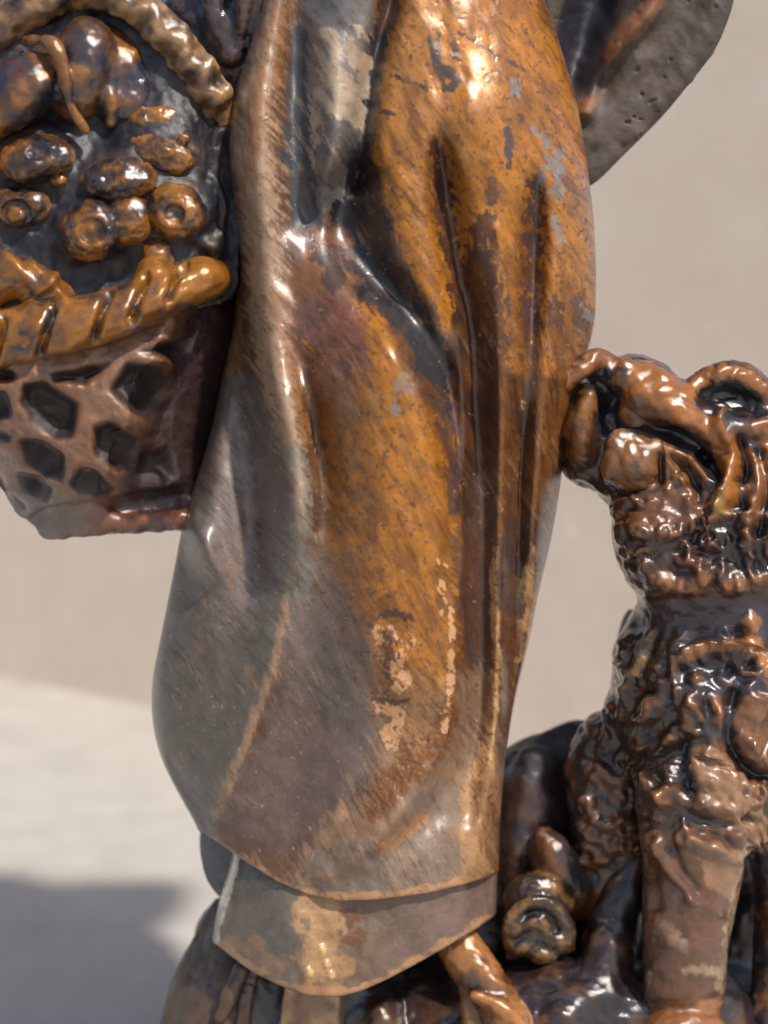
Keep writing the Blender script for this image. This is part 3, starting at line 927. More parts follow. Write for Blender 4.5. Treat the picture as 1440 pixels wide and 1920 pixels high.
# contents: dark bed the fruit lies on
cf = Canvas(-200, -80, 560, 660, 2.0)
bed_out = [(-180, 60), (0, 40), (140, -20), (300, 30), (420, 190), (446, 300), (452, 480), (430, 560), (300, 590), (100, 640), (-120, 660), (-180, 500)]
front = 128 + 0.12 * (cf.V - 300) - sstep(330, 450, cf.U) * 60
vf = Vol(-200, -40, -150, 480, 680, 240, 4)
vf.relief(cf, bed_out, front, -140, 30)
cf.ridge([(395, 330), (415, 380), (412, 440)], 7, 9)
cf.ridge([(385, 455), (398, 462)], 12, 16)
cf.ridge([(180, 500), (220, 510)], 40, -14)
cf.ridge([(240, 260), (330, 240)], 30, 12)
cf.ridge([(30, 320), (90, 350)], 30, -12)
FR = [(66, 296, 150, 74, 46, 42, -8, (72, 285, 22)), (300, 288, 132, 66, 36, 38, 18, (345, 262, 20)), (225, 336, 156, 74, 44, 46, -4, (200, 330, 18)),
      (172, 432, 172, 60, 56, 52, -20, (172, 432, 30)), (238, 412, 158, 50, 50, 44, 0, None), (330, 396, 158, 60, 50, 46, 14, (322, 402, 24)),
      (36, 388, 140, 62, 42, 40, 0, (30, 402, 32)), (285, 225, 112, 54, 30, 28, 0, (250, 236, 8)), (110, 338, 150, 16, 14, 18, 0, None),
      (300, 482, 150, 40, 30, 28, 60, None), (398, 461, 124, 12, 14, 14, 0, None), (-60, 330, 140, 50, 44, 40, 0, None)]
for u, v, d, ru, rv, rd, an, dim in FR:
    vf.ell(u, v, d - rd * .75, ru + 14, rv + 12, rd, an, 26)
fill = solid('basket_contents', vf, M_matte, parent=basket, cvs=cf, disp=lambda p: bumps(60, 9, 3)(p) + bumps(22, 3, 3)(p), base=(30, 29, 35), mid=(46, 43, 48), high=(84, 70, 60), rough=.28, lo=1.5, hi=7, metal=0)

# folded cloth in the back of the basket
vc = Vol(-200, -60, -60, 430, 330, 300, 4)
vc.ell(30, 175, 130, 105, 62, 75, -38, 14)
vc.ell(150, 130, 120, 62, 100, 60, 12, 16)
vc.ell(215, 150, 90, 70, 110, 50, -20, 20)
vc.tube([(50, 75, 120, 10), (95, 80, 185, 14), (118, 130, 190, 13), (128, 190, 180, 10), (160, 245, 160, 7)], 8)
vc.tube([(190, 130, 110, 10), (205, 180, 135, 12), (208, 230, 130, 8)], 14)
vc.ell(-90, 240, 130, 130, 60, 60, -20, 14)
solid('folded_cloth', vc, M_gloss, parent=basket, disp=bumps(40, 7, 5), base=(40, 38, 48), mid=(72, 50, 38), high=(132, 88, 44), rough=.16, lo=1.5, hi=7, it=50, amt=1.4)

# fruit
for u, v, d, ru, rv, rd, an, dim in FR:
    vo = Vol(u - ru - 30, v - ru - 30, d - rd - 30, u + ru + 30, v + ru + 30, d + rd + 40, 2.6)
    vo.ell(u, v, d, ru, rv, rd, an)
    if dim:
        vo.ell(dim[0], dim[1], d + rd + 2, dim[2] * 1.05, dim[2] * .95, dim[2] * .75, 0, 5, cut=True)
        vo.ell(dim[0], dim[1], d + rd * .45, dim[2] * .7, dim[2] * .6, dim[2] * .5, 0, 6)
    solid('fruit', vo, M_gloss, parent=basket, disp=bumps(34, 10, u), base=(34, 31, 38), mid=(74, 50, 32), high=(140, 92, 40), rough=.12, lo=.3, hi=7, it=60, ns=30, amt=1.6)

# rolled rim
cr_ = Canvas(-200, 420, 480, 740, 2.0)
for a_, b_ in [((205, 545), (180, 640)), ((100, 580), (78, 670)), ((345, 492), (318, 560)), ((8, 600), (-10, 690)), ((-80, 610), (-95, 700)), ((275, 520), (250, 602))]:
    cr_.ridge([a_, ((a_[0] + b_[0]) / 2 - 2, (a_[1] + b_[1]) / 2), b_], 6, -22, 9)
for a_, b_ in [((10, 480), (70, 540)), ((60, 500), (120, 560)), ((120, 500), (60, 570))]:
    cr_.ridge([a_, b_], 10, 12, 12)
cr_.H += (cr_.noise(40, -25, 2, 3, 3) - .5) * 12
vr = Vol(-200, 430, -60, 450, 720, 300, 3.2)
vr.tube([(-200, 655, 110, 52), (-60, 650, 165, 54), (60, 622, 190, 54), (180, 598, 200, 50), (290, 560, 185, 46), (378, 528, 150, 40), (404, 520, 110, 34)], 10)
vr.tube([(-200, 560, 100, 50), (-60, 540, 140, 52), (30, 520, 165, 42), (110, 555, 170, 30)], 22)
vr.ell(288, 512, 168, 34, 36, 34, 20, 24)
vr.ell(375, 512, 160, 38, 32, 40, -10, 14)


def rim_painter(p, nn, rgb, ro, me):
    u, v = p[:, 0], p[:, 1]
    n = (fbm(u / 22, v / 22, p[:, 2] / 22, 5) - .5) * 2 + .5
    a = sstep(.48, .6, n + .12 * nn[:, 1])
    rgb = rgb + (lin((150, 98, 34)) - rgb) * (a * .75)[:, None]
    return rgb, ro, me + (.4 - me) * a


solid('basket_rim', vr, M_gloss, parent=basket, cvs=cr_, base=(56, 44, 40), mid=(110, 70, 34), high=(150, 98, 40), rough=.15, lo=.5, hi=6, it=50, amt=1.4, painter=rim_painter)

# plaited handle arching over
vh = Vol(-120, -110, -120, 470, 260, 300, 3.2)
arc = [(-110, 190, 60, 34), (-40, 90, 80, 36), (50, 20, 90, 38), (150, -20, 95, 38), (240, 0, 105, 36), (310, 60, 105, 36), (365, 125, 95, 35), (400, 180, 80, 31), (414, 222, 60, 22)]
vh.tube(arc, 10)
A = spline(arc, 30)
for k in range(0, len(A) - 26, 13):
    a_, b_ = A[k], A[k + 22]
    tx, ty = b_[0] - a_[0], b_[1] - a_[1]
    l_ = math.hypot(tx, ty)
    nx, ny = -ty / l_, tx / l_
    sgn = 1 if (k // 13) % 2 else -1
    vh.tube([(a_[0] + nx * 30 * sgn, a_[1] + ny * 30 * sgn, a_[2] + 16, 9), ((a_[0] + b_[0]) / 2, (a_[1] + b_[1]) / 2, (a_[2] + b_[2]) / 2 + 30, 12), (b_[0] - nx * 28 * sgn, b_[1] - ny * 28 * sgn, b_[2] + 16, 8)], 13)
vh.tube([(-80, 40, 20, 30), (0, -20, 10, 34), (80, -70, 0, 34)], 10)
solid('basket_handle', vh, M_gloss, parent=basket, disp=bumps(30, 4, 2), base=(34, 28, 28), mid=(86, 62, 42), high=(146, 112, 76), rough=.26, lo=-1, hi=3.5, metal=.1, ns=30)

# ---- dark arm and sleeve between handle and robe
va = Vol(250, -120, -260, 560, 330, 170, 4)
va.ell(430, 40, -60, 130, 200, 110, 0, 20)
va.ell(470, 230, -70, 60, 80, 90, 0, 20)
va.tube([(390, -80, 40, 26), (400, 20, 45, 22), (405, 90, 30, 14)], 14)
va.tube([(455, -100, 70, 22), (458, 0, 70, 20), (450, 80, 50, 14)], 12)
va.tube([(492, -100, 70, 14), (485, 40, 66, 14), (470, 140, 45, 12)], 8)
va.tube([(425, 40, 40, 26), (432, 100, 45, 22)], 10)
solid('sleeve', va, M_gloss, disp=bumps(36, 8, 8), base=(40, 40, 50), mid=(66, 50, 48), high=(104, 82, 74), rough=.3, lo=1, hi=6, metal=0)

# ---- hanging cape, upper right
ck = Canvas(940, -160, 1440, 400, 2.0)
cape_out = [(1010, -150), (1430, -150), (1405, -60), (1376, 0), (1342, 90), (1328, 112), (1290, 160), (1240, 220), (1170, 290), (1112, 345), (1070, 350), (1000, 250)]
sdp = -ck.poly(spline(cape_out + [cape_out[0]], 4)[:-1])
dk = 30 * np.sqrt(np.clip(1 - (1 - np.clip(sdp / 60, 0, 1)) ** 2, 0, 1)) - 60
ck.ridge([(1262, -120), (1225, 10), (1165, 75), (1120, 130), (1098, 205)], 20, 46, 26)
ck.ridge([(1150, -150), (1110, 0), (1090, 90), (1080, 150)], 60, -90, 52)
ck.ridge([(1200, 110), (1150, 190), (1120, 260)], 20, 12, 26)
ck.ridge([(1310, -100), (1280, 40), (1210, 160), (1150, 260)], 50, -16, 46)
ck.ridge([(1355, -20), (1310, 90), (1240, 190)], 26, 9, 26)
ck.H += (ck.noise(14, 0, 1, 3, 3) - .5) * 1.5 + (ck.noise(60, 55, 2, 4, 3) - .5) * 10 - sstep(1.0, 1.1, ck.noise(11, 0, 1, 6, 2)) * sstep(.45, .7, ck.noise(90, 0, 1, 8, 2)) * 6
vk = Vol(960, -150, -190, 1440, 380, 60, 3.5)
vk.relief(ck, cape_out, dk, -140, 16)


def cape_painter(p, nn, rgb, ro, me):
    u, v = p[:, 0], p[:, 1]
    n = (fbm(u / 40, v / 40, p[:, 2] / 40, 5) - .5) * 2 + .5
    rgb = rgb * 0 + lin((64, 55, 50)) + (lin((84, 73, 66)) - lin((64, 55, 50))) * n[:, None]
    f = ck.sample(ck.field([(1262, -120), (1225, 10), (1165, 75), (1120, 130), (1098, 205)], 16, 24), u, v)
    a = sstep(.3, .7, f + (n - .5) * .8)
    rgb = rgb + (lin((128, 84, 54)) - rgb) * (a * .8)[:, None]
    f = ck.sample(ck.field([(1150, -150), (1105, 0), (1085, 80), (1075, 130)], 62, 50), u, v)
    a2 = sstep(.3, .6, f + (n - .5) * .3)
    rgb = rgb + (lin((32, 31, 42)) - rgb) * (a2 * .95)[:, None]  # dark hollow between cape and robe, its shade painted on
    sp = sstep(.74, .8, fbm(u / 15, v / 9, p[:, 2] / 9, 3))
    rgb = rgb + (lin((44, 38, 38)) - rgb) * (sp * .8)[:, None]
    return rgb, .56 + 0 * ro - a2 * .15, me * 0


solid('cape', vk, M_matte, cvs=ck, painter=cape_painter)

# ================================================================== lamb at the right
vl = Vol(1030, 640, -260, 1600, 2060, 300, 4.0)
vl.ell(1300, 900, 20, 150, 185, 130, 0, 30)
vl.ell(1430, 1000, 30, 180, 260, 150, 0, 30)
vl.ell(1200, 850, 40, 100, 110, 100, 0, 24)
vl.ell(1190, 735, 30, 80, 66, 90, 0, 24)
vl.ell(1100, 795, 20, 62, 118, 90, 0, 24)
vl.ell(1255, 1000, 60, 102, 120, 110, 0, 30)
vl.ell(1325, 1060, 50, 154, 84, 125, 0, 24)
vl.tube([(1056, 712, 110, 14), (1085, 692, 98, 24), (1130, 688, 88, 24)], 16)
vl.tube([(1160, 705, 90, 24), (1215, 720, 110, 34), (1275, 765, 118, 40), (1325, 835, 110, 32), (1348, 900, 95, 24)], 26)
vl.ell(1190, 866, 120, 50, 52, 50, 0, 12)
vl.ell(1365, 775, 20, 92, 72, 66, 0, 24)
vl.tube([(1292, 742, 90, 16), (1325, 712, 96, 20), (1375, 704, 92, 26), (1425, 732, 84, 28), (1452, 784, 72, 28)], 30)
vl.ell(1366, 752, 122, 52, 27, 24, 8, 20, cut=True)
vl.tube([(1290, 785, 104, 20), (1350, 812, 116, 30), (1420, 816, 112, 30), (1500, 820, 80, 30)], 24)
vl.ell(1345, 1150, 30, 150, 80, 125, 0, 40)
vl.ell(1350, 1330, 20, 170, 210, 150, 0, 24)
vl.ell(1240, 1300, -20, 92, 190, 110, 0, 24)
vl.ell(1480, 1400, 0, 120, 260, 150, 0, 24)
vl.ell(1160, 1500, -60, 94, 165, 90, -12, 30)
vl.ell(1360, 1490, 55, 132, 105, 100, 0, 24)
vl.tube([(1300, 1510, 80, 106), (1300, 1620, 88, 96), (1288, 1740, 90, 84), (1282, 1860, 90, 76)], 30)
vl.ell(1283, 1945, 96, 90, 64, 90, 0, 12)
vl.tube([(1480, 1600, -10, 72), (1478, 1740, -10, 66), (1466, 1900, 0, 62), (1462, 1960, 10, 66)], 26)
vl.tube([(1150, 1560, -70, 74), (1158, 1700, -60, 70), (1150, 1860, -40, 76)], 26)
cl = Canvas(1020, 630, 1480, 1980, 2.0, base=(64, 42, 32), gloss=.22)
cl.alpha = np.zeros_like(cl.H)
K = cl.ridge
# head
K([(1122, 668), (1088, 698), (1062, 716)], 15, 16)
K([(1128, 700), (1138, 750), (1142, 810), (1128, 868)], 15, -17, 15)
K([(1104, 745, .8), (1092, 790), (1098, 860, .8, .5)], 22, 26)
K([(1178, 690), (1160, 712)], 15, 14); K([(1140, 692), (1134, 712)], 13, 12); K([(1165, 735), (1150, 760)], 12, -18)
K([(1185, 735), (1192, 768, 1.2)], 28, 22)
K([(1160, 800, .7, .6), (1200, 803), (1255, 806, 1.1), (1305, 832, 1.3), (1335, 880, 1.1), (1345, 915, .6, .4)], 24, -30)
K([(1178, 786, .8, .6), (1240, 782), (1295, 798), (1335, 828), (1358, 878), (1362, 925, 1, .6)], 12, 16, 18)
K([(1240, 745), (1270, 768), (1300, 790)], 34, 14)
K([(1148, 890, .7), (1145, 850), (1165, 822), (1205, 814), (1250, 834), (1295, 862), (1332, 900), (1350, 922, 1, .5)], 14, 24, 16)
K([(1262, 858, .6), (1286, 878), (1302, 908), (1306, 950, .6, .5)], 11, -26)
K([(1228, 842), (1262, 866), (1282, 902), (1284, 930, 1, .4)], 13, 16)
K([(1185, 868), (1195, 880)], 36, 16)
K([(1236, 856), (1240, 900)], 7, -14)
for x, y in [(1250, 890), (1266, 900), (1284, 898), (1300, 925), (1255, 915)]:
    K([(x, y - 4), (x, y + 8)], 7, 9)
K([(1142, 918), (1180, 930), (1226, 920), (1270, 930, 1, .5)], 10, 10, 16)

K([(1345, 785), (1400, 808), (1450, 800)], 18, 18)
K([(1345, 800), (1376, 852), (1368, 925), (1345, 972, .7)], 15, 20)
K([(1385, 828), (1402, 870), (1392, 900)], 11, -22)
K([(1402, 846), (1424, 900), (1408, 972), (1400, 1040, 1, .5)], 14, 18)
K([(1440, 850), (1452, 940), (1440, 1030)], 16, 16)
K([(1425, 850), (1436, 920), (1424, 1000)], 9, -16)
K([(1350, 925), (1348, 945)], 13, 12); K([(1340, 968), (1340, 976)], 10, 10); K([(1375, 950), (1395, 955)], 13, -14); K([(1372, 968), (1398, 964)], 6, 8)
for pts, w_, a_ in [([(1160, 950), (1205, 972), (1250, 962)], 13, 9), ([(1180, 985), (1230, 1002), (1290, 985), (1330, 1000)], 12, 10), ([(1165, 1000), (1190, 1030), (1240, 1030)], 12, 8), ([(1200, 1050), (1240, 1035), (1300, 1040)], 12, -9),
                    ([(1260, 968), (1300, 1010), (1340, 1040)], 16, -10), ([(1215, 1062), (1255, 1096), (1310, 1098), (1325, 1075)], 18, 17), ([(1180, 1090), (1215, 1112)], 14, 8), ([(1355, 1085), (1385, 1098), (1430, 1080), (1470, 1078)], 14, 15),
                    ([(1330, 1060), (1345, 1100)], 12, -16), ([(1260, 1065), (1290, 1068)], 12, -9), ([(1390, 1050), (1440, 1045)], 16, -8)]:
    K(pts, w_, a_)
K([(1170, 1150, 1, .2), (1215, 1156, 1, .9), (1300, 1160), (1400, 1150), (1480, 1140)], 24, -10, 26)
# chest locks
for pts, w_, a_ in [([(1222, 1185), (1212, 1215), (1202, 1245), (1192, 1262)], 9, 13), ([(1246, 1190), (1240, 1250)], 13, 8), ([(1280, 1195), (1268, 1220), (1270, 1245)], 13, 18), ([(1292, 1228), (1330, 1212), (1370, 1218), (1396, 1206)], 13, 20),
                    ([(1290, 1256), (1340, 1250), (1400, 1256)], 18, -12), ([(1408, 1165), (1418, 1215), (1450, 1262), (1480, 1290)], 18, 22), ([(1308, 1275), (1298, 1312), (1318, 1345), (1350, 1352)], 15, 20), ([(1340, 1300), (1352, 1340)], 11, 12),
                    ([(1410, 1300), (1400, 1370), (1430, 1420)], 34, 26), ([(1376, 1300), (1364, 1350), (1374, 1400), (1410, 1445), (1450, 1455)], 9, -24), ([(1268, 1262), (1280, 1320), (1310, 1372)], 8, 13), ([(1330, 1370), (1352, 1402), (1368, 1425)], 8, 10),
                    ([(1318, 1405), (1325, 1450), (1350, 1480)], 36, 26), ([(1288, 1380), (1284, 1440), (1302, 1496)], 9, -20), ([(1352, 1400), (1392, 1440), (1420, 1470)], 12, -18), ([(1300, 1508), (1370, 1518), (1430, 1490)], 14, 14), ([(1290, 1532), (1350, 1542), (1400, 1535)], 8, -14),
                    ([(1252, 1285), (1246, 1325)], 13, 15), ([(1228, 1310), (1222, 1350)], 12, 14), ([(1262, 1380), (1240, 1420)], 14, 18), ([(1205, 1350), (1210, 1395)], 12, 14), ([(1290, 1345), (1296, 1368)], 10, 10), ([(1150, 1345), (1142, 1385)], 13, 14), ([(1178, 1290), (1172, 1340)], 12, 12),
                    ([(1128, 1440), (1150, 1470), (1180, 1455)], 10, 15), ([(1105, 1500), (1135, 1545), (1178, 1530)], 11, 17), ([(1095, 1545), (1130, 1590), (1180, 1585)], 10, 13), ([(1210, 1440), (1222, 1480), (1250, 1500)], 13, 16), ([(1255, 1450), (1262, 1490)], 12, 12), ([(1200, 1500), (1210, 1550)], 12, -14),
                    ([(1185, 1230), (1178, 1270)], 10, 10), ([(1300, 1290), (1296, 1300)], 9, -10), ([(1296, 1572), (1335, 1590), (1372, 1610)], 15, 16), ([(1300, 1560), (1350, 1570), (1400, 1600), (1440, 1585)], 8, -12), ([(1420, 1560), (1450, 1550)], 18, 14),
                    ([(1240, 1585), (1256, 1632), (1286, 1664), (1300, 1692)], 9, 13), ([(1262, 1590), (1282, 1640), (1304, 1668)], 9, -12), ([(1290, 1688), (1330, 1700), (1350, 1715)], 8, 8), ([(1220, 1600), (1232, 1700)], 12, -7), ([(1230, 1730), (1270, 1770), (1300, 1780)], 16, 7), ([(1300, 1825), (1350, 1835)], 12, 7), ([(1210, 1882), (1280, 1890), (1350, 1872)], 10, -14)]:
    K(pts, w_, a_ * (1.05 if a_ > 0 else .8))
cl.H = blur(cl.H, 1)
rc = np.random.default_rng(12)
for _ in range(230):
    u, v = 1090 + rc.random() * 380, 1185 + rc.random() * 420
    if rc.random() < .28:
        u, v = 1150 + rc.random() * 320, 930 + rc.random() * 180
    a0, sg, r_ = rc.random() * 6.28, rc.choice([-1, 1]), 8 + rc.random() * 15
    pts = [(u + r_ * (1 - .5 * t) * math.cos(a0 + sg * t * 4.2), v + r_ * (1 - .5 * t) * 1.15 * math.sin(a0 + sg * t * 4.2)) for t in np.linspace(0, 1, 5)]
    K(pts, 5 + rc.random() * 4.5, 4 + rc.random() * 5)
K([(1313, 853), (1321, 859)], 8.5, -24)
K([(1298, 862), (1302, 848), (1320, 840), (1334, 848)], 6, 8)
cl.H += (cl.noise(34, 20, 1.6, 3, 4) - .5) * 7 * sstep(1660, 1500, cl.V) + (cl.noise(24, 10, 2.5, 4, 3) - .5) * 4


def both(fn, pts, *a, **k):
    """paint and remember where it was laid"""
    old = cl.rgb.copy()
    fn(pts, *a, **k)
    cl.alpha = np.maximum(cl.alpha, np.clip(np.abs(cl.rgb - old).max(-1) * 400, 0, 1))


A2 = lambda pts, c, op=.9, fe=10, ns=(20,), amt=1.0, **k: both(cl.area, pts, c, op, fe, ns, amt, .15, **k)
S2 = lambda pts, w_, c, op=.9, ns=(12,), amt=1.0, **k: both(cl.stroke, pts, w_, c, op, None, .15, ns, amt, **k)
BK, BB, BR, GB = (26, 24, 28), (36, 37, 46), (70, 44, 28), (140, 86, 34)
A2([(1150, 676), (1220, 680), (1300, 730), (1365, 830), (1372, 930), (1350, 920), (1335, 840), (1280, 800), (1180, 795), (1160, 750)], GB, .9, 8, (26,), 1.1, rough=.2)
A2([(1176, 735), (1215, 748), (1256, 790), (1180, 788)], (96, 66, 54), .8, 8, (12,), 1.3, rough=.3)
A2([(1075, 700), (1170, 690), (1178, 712), (1150, 760), (1140, 860), (1125, 860), (1128, 760)], BB, .9, 9, (20,), .8)
S2([(1102, 752), (1094, 800)], 18, (128, 84, 38), .85)
S2([(1100, 800), (1112, 860)], 18, (66, 40, 32), .8)
A2([(1160, 796), (1260, 800), (1320, 835), (1355, 900), (1350, 925), (1310, 880), (1255, 832), (1170, 812)], (30, 27, 28), .95, 8, (30,), .6)
A2([(1148, 826), (1200, 818), (1236, 850), (1232, 912), (1160, 915), (1142, 870)], (112, 70, 30), .85, 8, (20,), 1.1, rough=.28)
S2([(1190, 872), (1196, 886)], 12, (52, 36, 30), .9, (7,))
S2([(1232, 834), (1270, 860), (1300, 900)], 12, (150, 104, 56), .7)
A2([(1305, 715), (1370, 712), (1425, 740), (1432, 785), (1340, 782), (1305, 760)], (26, 24, 30), .95, 9, (30,), .5)
S2([(1290, 735), (1330, 703), (1380, 697), (1430, 725)], 14, GB, .9)
S2([(1345, 800), (1376, 852), (1372, 925), (1350, 970)], 20, GB, .85, (18,))
S2([(1400, 850), (1430, 900), (1412, 980)], 14, GB, .6, (14,))
S2([(1440, 820), (1452, 900)], 20, GB, .7)
S2([(1350, 935), (1345, 965)], 12, (140, 110, 56), .8)
A2([(1130, 925), (1300, 920), (1330, 960), (1250, 1000), (1170, 1000)], (104, 66, 40), .8, 14, (24, 10, 2.5, 2), 1.3, rough=.32)
A2([(1160, 990), (1340, 1000), (1400, 1050), (1380, 1110), (1190, 1120)], (60, 38, 30), .8, 20, (24, 10, 2.5, 3), 1.2, rough=.3)
A2([(1330, 980), (1400, 960), (1440, 1060), (1360, 1080)], (38, 34, 38), .7, 20, (24,), 1.2)
S2([(1240, 1085), (1290, 1105), (1320, 1090)], 16, (132, 84, 44), .85)
S2([(1360, 1100), (1430, 1090), (1480, 1085)], 13, (130, 82, 44), .8)
A2([(1190, 1135), (1480, 1120), (1480, 1185), (1400, 1195), (1200, 1190)], (40, 38, 50), .9, 14, (40,), .6, rough=.25)
A2([(1170, 1180), (1250, 1200), (1262, 1400), (1200, 1560), (1100, 1500), (1130, 1350)], (32, 25, 24), .75, 30, (22,), 1.2)
S2([(1222, 1185), (1212, 1215), (1202, 1245), (1192, 1262)], 9, (120, 88, 40), .9)
S2([(1292, 1228), (1330, 1214), (1396, 1208)], 12, (138, 90, 48), .85)
S2([(1408, 1165), (1418, 1215), (1450, 1262)], 15, (150, 96, 48), .85)
A2([(1320, 1240), (1400, 1250), (1420, 1290), (1380, 1300), (1320, 1290)], BB, .9, 10)
A2([(1385, 1310), (1440, 1310), (1450, 1440), (1410, 1440), (1378, 1390)], (116, 76, 46), .85, 9, (20,), 1.2)
A2([(1300, 1400), (1350, 1400), (1400, 1470), (1440, 1480), (1440, 1600), (1380, 1560), (1310, 1500)], (138, 102, 74), .85, 12, (26, 30, 2, 3), 1.3, rough=.34)
A2([(1120, 1440), (1190, 1440), (1200, 1560), (1150, 1610), (1080, 1570)], (104, 72, 52), .6, 16, (20,), 1.4)
A2([(1205, 1560), (1400, 1560), (1390, 1640), (1355, 1880), (1205, 1890)], (92, 60, 40), .85, 14, (40, 80, 1.5, 3), 1.0, rough=.34)
A2([(1300, 1570), (1400, 1600), (1385, 1680), (1330, 1660)], (136, 100, 72), .7, 12, (26,), 1.2)
S2([(1405, 1600), (1385, 1680), (1366, 1780), (1356, 1850)], 14, (150, 126, 100), .8, (20,), .8)  # rim light down the leg's right edge, painted in beige
S2([(1240, 1745), (1275, 1775)], 18, (128, 100, 80), .7)
S2([(1290, 1818), (1345, 1822)], 10, (138, 120, 96), .7)
A2([(1200, 1886), (1360, 1880), (1360, 1960), (1200, 1960)], (140, 90, 52), .8, 10)


def lamb_disp(p):
    u, v = p[:, 0], p[:, 1]
    wool = sstep(1180, 1230, v) * sstep(1640, 1560, v + .25 * (u - 1300))
    head = sstep(1130, 1080, v)
    return (lobes(p, 42, 8, 9, .8) + lobes(p, 18, 2.5, 4, .6)) * head + (lobes(p, 40, 8, 3, .7) + lobes(p, 20, 3, 5, .6)) * wool + bumps(60, 5, 4)(p) + bumps(16, 1.6, 6, 3)(p)


def lamb_painter(p, nn, rgb, ro, me):
    r0, o0, m0 = rgb.copy(), ro, me
    rgb, ro, me = canvas_paint(cl)(p, nn, rgb, ro, me)
    sm = lap(p, QL[0], 40, .6)
    r = ((p - sm) * nn).sum(1)
    n = (fbm(p[:, 0] / 24, p[:, 1] / 24, p[:, 2] / 24, 4) - .5) * 6
    hol = sstep(-1.0, -6.0, r + n)[:, None]
    rgb = rgb + (lin((28, 25, 29)) - rgb) * hol * .65
    hi_ = sstep(2.5, 8, r + n)[:, None] * sstep(.12, .02, rgb.max(1))[:, None]
    rgb = rgb + (lin((132, 84, 42)) - rgb) * hi_ * .7
    return rgb, ro, me


QL = [None]
_outward = outward


def outward(p, q):
    r = _outward(p, q)
    QL[0] = r[1]
    return r


lamb = solid('lamb', vl, M_gloss, cvs=cl, disp=lamb_disp, painter=lamb_painter, smooth=2, base=(36, 31, 34), mid=(64, 42, 30), high=(124, 78, 38), rough=.2, hrough=.24, lo=1.0, hi=8, it=50, ns=40, metal=.15, amt=1.3)
outward = _outward

# ================================================================== rock base
vs = Vol(240, 1140, -420, 1640, 2360, 330, 5.0)
vs.ell(1100, 1580, -230, 190, 235, 130, 0, 40)
vs.ell(990, 1600, -200, 130, 200, 130, 0, 40)
vs.ell(1200, 1360, -210, 68, 250, 110, 4, 50)
vs.ell(1300, 1680, -250, 260, 300, 130, 0, 30)
vs.ell(900, 2260, -80, 620, 360, 330, 0, 40)
vs.ell(1100, 1960, -110, 420, 190, 250, 0, 50)
vs.ell(770, 1990, -120, 240, 190, 170, 0, 40)
vs.ell(880, 1830, -170, 150, 150, 110, 0, 40)
vs.ell(935, 1700, -190, 120, 210, 110, 0, 40)
cs = Canvas(240, 1600, 800, 2300, 4.0)
rock_out = [(408, 1688), (378, 1732), (352, 1790), (330, 1850), (300, 1935), (262, 2040), (220, 2260), (760, 2260), (760, 1800), (600, 1700), (500, 1690)]
sdp = -cs.poly(spline(rock_out + [rock_out[0]], 5)[:-1])
vs.relief(cs, rock_out, blur(130 * np.sqrt(np.clip(1 - (1 - np.clip(sdp / 120, 0, 1)) ** 2, 0, 1)), 4) - 110 + (cs.V - 1750) * .35, -220, 20)
vs.tube([(1000, 1440, -120, 40), (985, 1560, -100, 46), (985, 1680, -80, 40)], 20)
vs.tube([(1190, 1640, -20, 40), (1150, 1760, 20, 46), (1130, 1880, 60, 60)], 20)
vs.tube([(1090, 1880, 90, 34), (1060, 1920, 110, 40)], 20)
vs.tube([(700, 1850, 0, 34), (715, 1930, 60, 40)], 14)
vs.tube([(462, 1795, 60, 8), (440, 1850, 84, 10), (412, 1910, 90, 10)], 10)
vs.tube([(478, 1815, 66, 7), (462, 1870, 84, 8), (455, 1930, 90, 9)], 10)


def base_painter(p, nn, rgb, ro, me):
    u, v = p[:, 0], p[:, 1]
    n = (fbm(u / 50, v / 50, p[:, 2] / 50, 5) - .5) * 2 + .5
    a = sstep(500, 420, u - (v - 1800) * .2) * sstep(.0, .4, n + .2)
    rgb = rgb + (lin((80, 62, 49)) - rgb) * (a * .95)[:, None]
    ro = ro + (.54 - ro) * a
    a = sstep(1500, 1400, v)
    rgb = rgb + (lin((58, 56, 56)) - rgb) * (a * .8)[:, None]
    ro = ro + (.56 - ro) * a
    return rgb, ro, me


solid('rock_base', vs, M_gloss, disp=lambda p: bumps(80, 14, 14)(p) + lobes(p, 90, 8, 16, .6), painter=base_painter, base=(28, 26, 32), mid=(44, 33, 32), high=(80, 54, 38), rough=.24, lo=1, hi=9, it=40, ns=60, metal=.0)

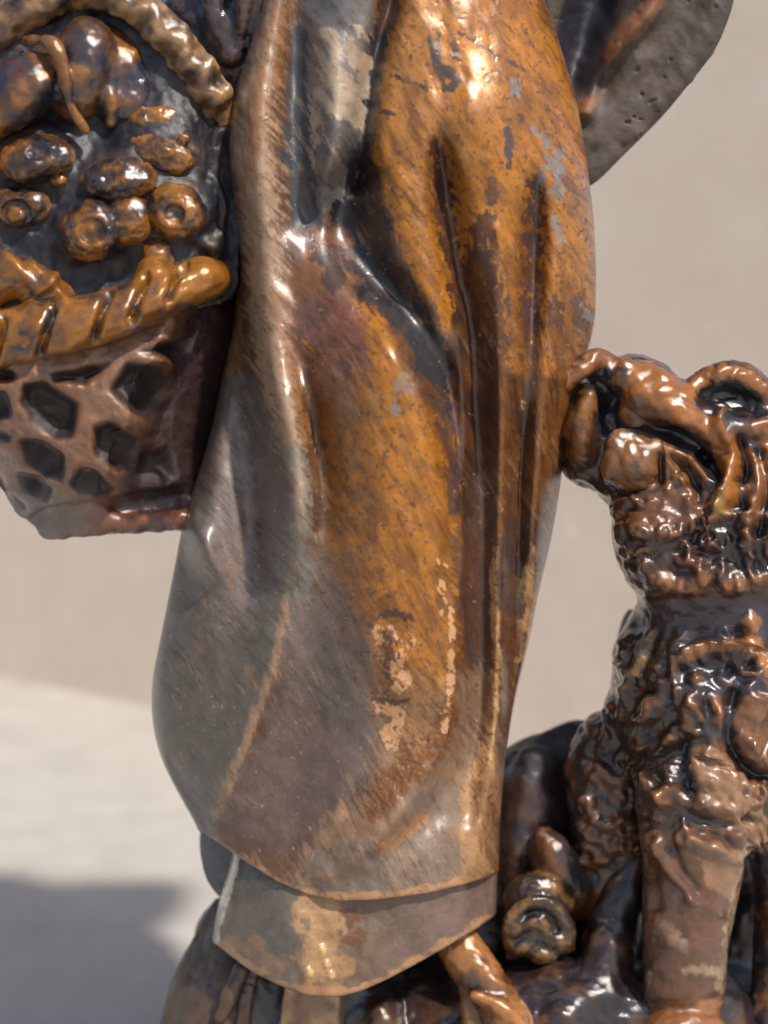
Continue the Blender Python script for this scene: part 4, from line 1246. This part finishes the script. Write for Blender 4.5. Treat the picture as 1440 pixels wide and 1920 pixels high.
# rosette of the tree stump, and the loose lock of gold stone beside it
vo = Vol(900, 1620, -120, 1140, 1860, 200, 3)
vo.ell(1012, 1690, 0, 70, 60, 60, 0, 20)
vo.tube([(960, 1790, 40, 12), (955, 1735, 50, 14), (985, 1697, 55, 14), (1030, 1697, 55, 14), (1062, 1735, 50, 16), (1064, 1775, 45, 13)], 6)
vo.ell(1010, 1752, 20, 52, 52, 40, 0, 8)
for u, v, r in [(974, 1742, 15), (1006, 1732, 19), (1026, 1745, 11), (982, 1778, 17), (1018, 1792, 20), (1046, 1768, 21), (1000, 1760, 12)]:
    vo.ell(u, v, 50, r * 1.35, r * .9, r * 1.1, r * 9, 11)
vo.ell(1010, 1740, -40, 74, 84, 70, 0, 8)
solid('stump', vo, M_gloss, disp=bumps(14, 3, 3), base=(26, 22, 24), mid=(54, 38, 28), high=(118, 86, 48), rough=.2, lo=.3, hi=5, it=40, ns=26)
vo = Vol(960, 1540, -120, 1160, 1740, 160, 3.5)
vo.ell(1052, 1636, -40, 50, 96, 60, -26, 10)
solid('stone', vo, M_gloss, disp=bumps(40, 8, 6), base=(40, 32, 34), mid=(60, 40, 30), high=(112, 72, 42), rough=.24, lo=.5, hi=7, it=60)

# feet
vo = Vol(780, 1700, -80, 1100, 2040, 260, 3.5)
vo.tube([(840, 1740, 40, 40), (885, 1810, 70, 42), (925, 1870, 95, 40), (960, 1930, 110, 46), (985, 1990, 110, 48)], 10)
vo.tube([(890, 1868, 128, 14), (935, 1888, 140, 15), (985, 1935, 145, 16)], 10)
vo.tube([(880, 1860, 80, 20), (890, 1930, 90, 26), (900, 2000, 90, 26)], 14)
solid('foot', vo, M_gloss, disp=bumps(40, 6, 6), base=(50, 36, 28), mid=(104, 66, 38), high=(156, 104, 58), rough=.24, lo=-1.5, hi=3, it=60, label='bare foot stepping forward on the rock, rubbed to gold')
vo = Vol(470, 1780, -80, 720, 2060, 260, 3.5)
vo.tube([(590, 1800, 60, 56), (588, 1880, 70, 56), (584, 1960, 80, 60), (580, 2040, 90, 66)], 10)
vo.tube([(548, 1830, 100, 14), (540, 1900, 108, 14), (532, 1980, 110, 16)], 12)
vo.tube([(628, 1840, 100, 12), (626, 1960, 110, 12)], 12)
solid('foot', vo, M_gloss, disp=bumps(50, 5, 6), base=(84, 62, 48), mid=(128, 94, 66), high=(160, 124, 90), rough=.3, lo=-1.5, hi=3, it=60, label='standing foot below the hem, dull tan')

# back panel of the underskirt seen beyond its left edge
vo = Vol(350, 1400, -220, 560, 1800, 60, 3.5)
vo.ell(470, 1580, -60, 95, 130, 90, 0, 20)
solid('skirt_back', vo, M_matte, disp=bumps(50, 5, 6), base=(78, 84, 90), mid=(84, 88, 92), high=(96, 98, 98), rough=.45, lo=1, hi=6, metal=0)
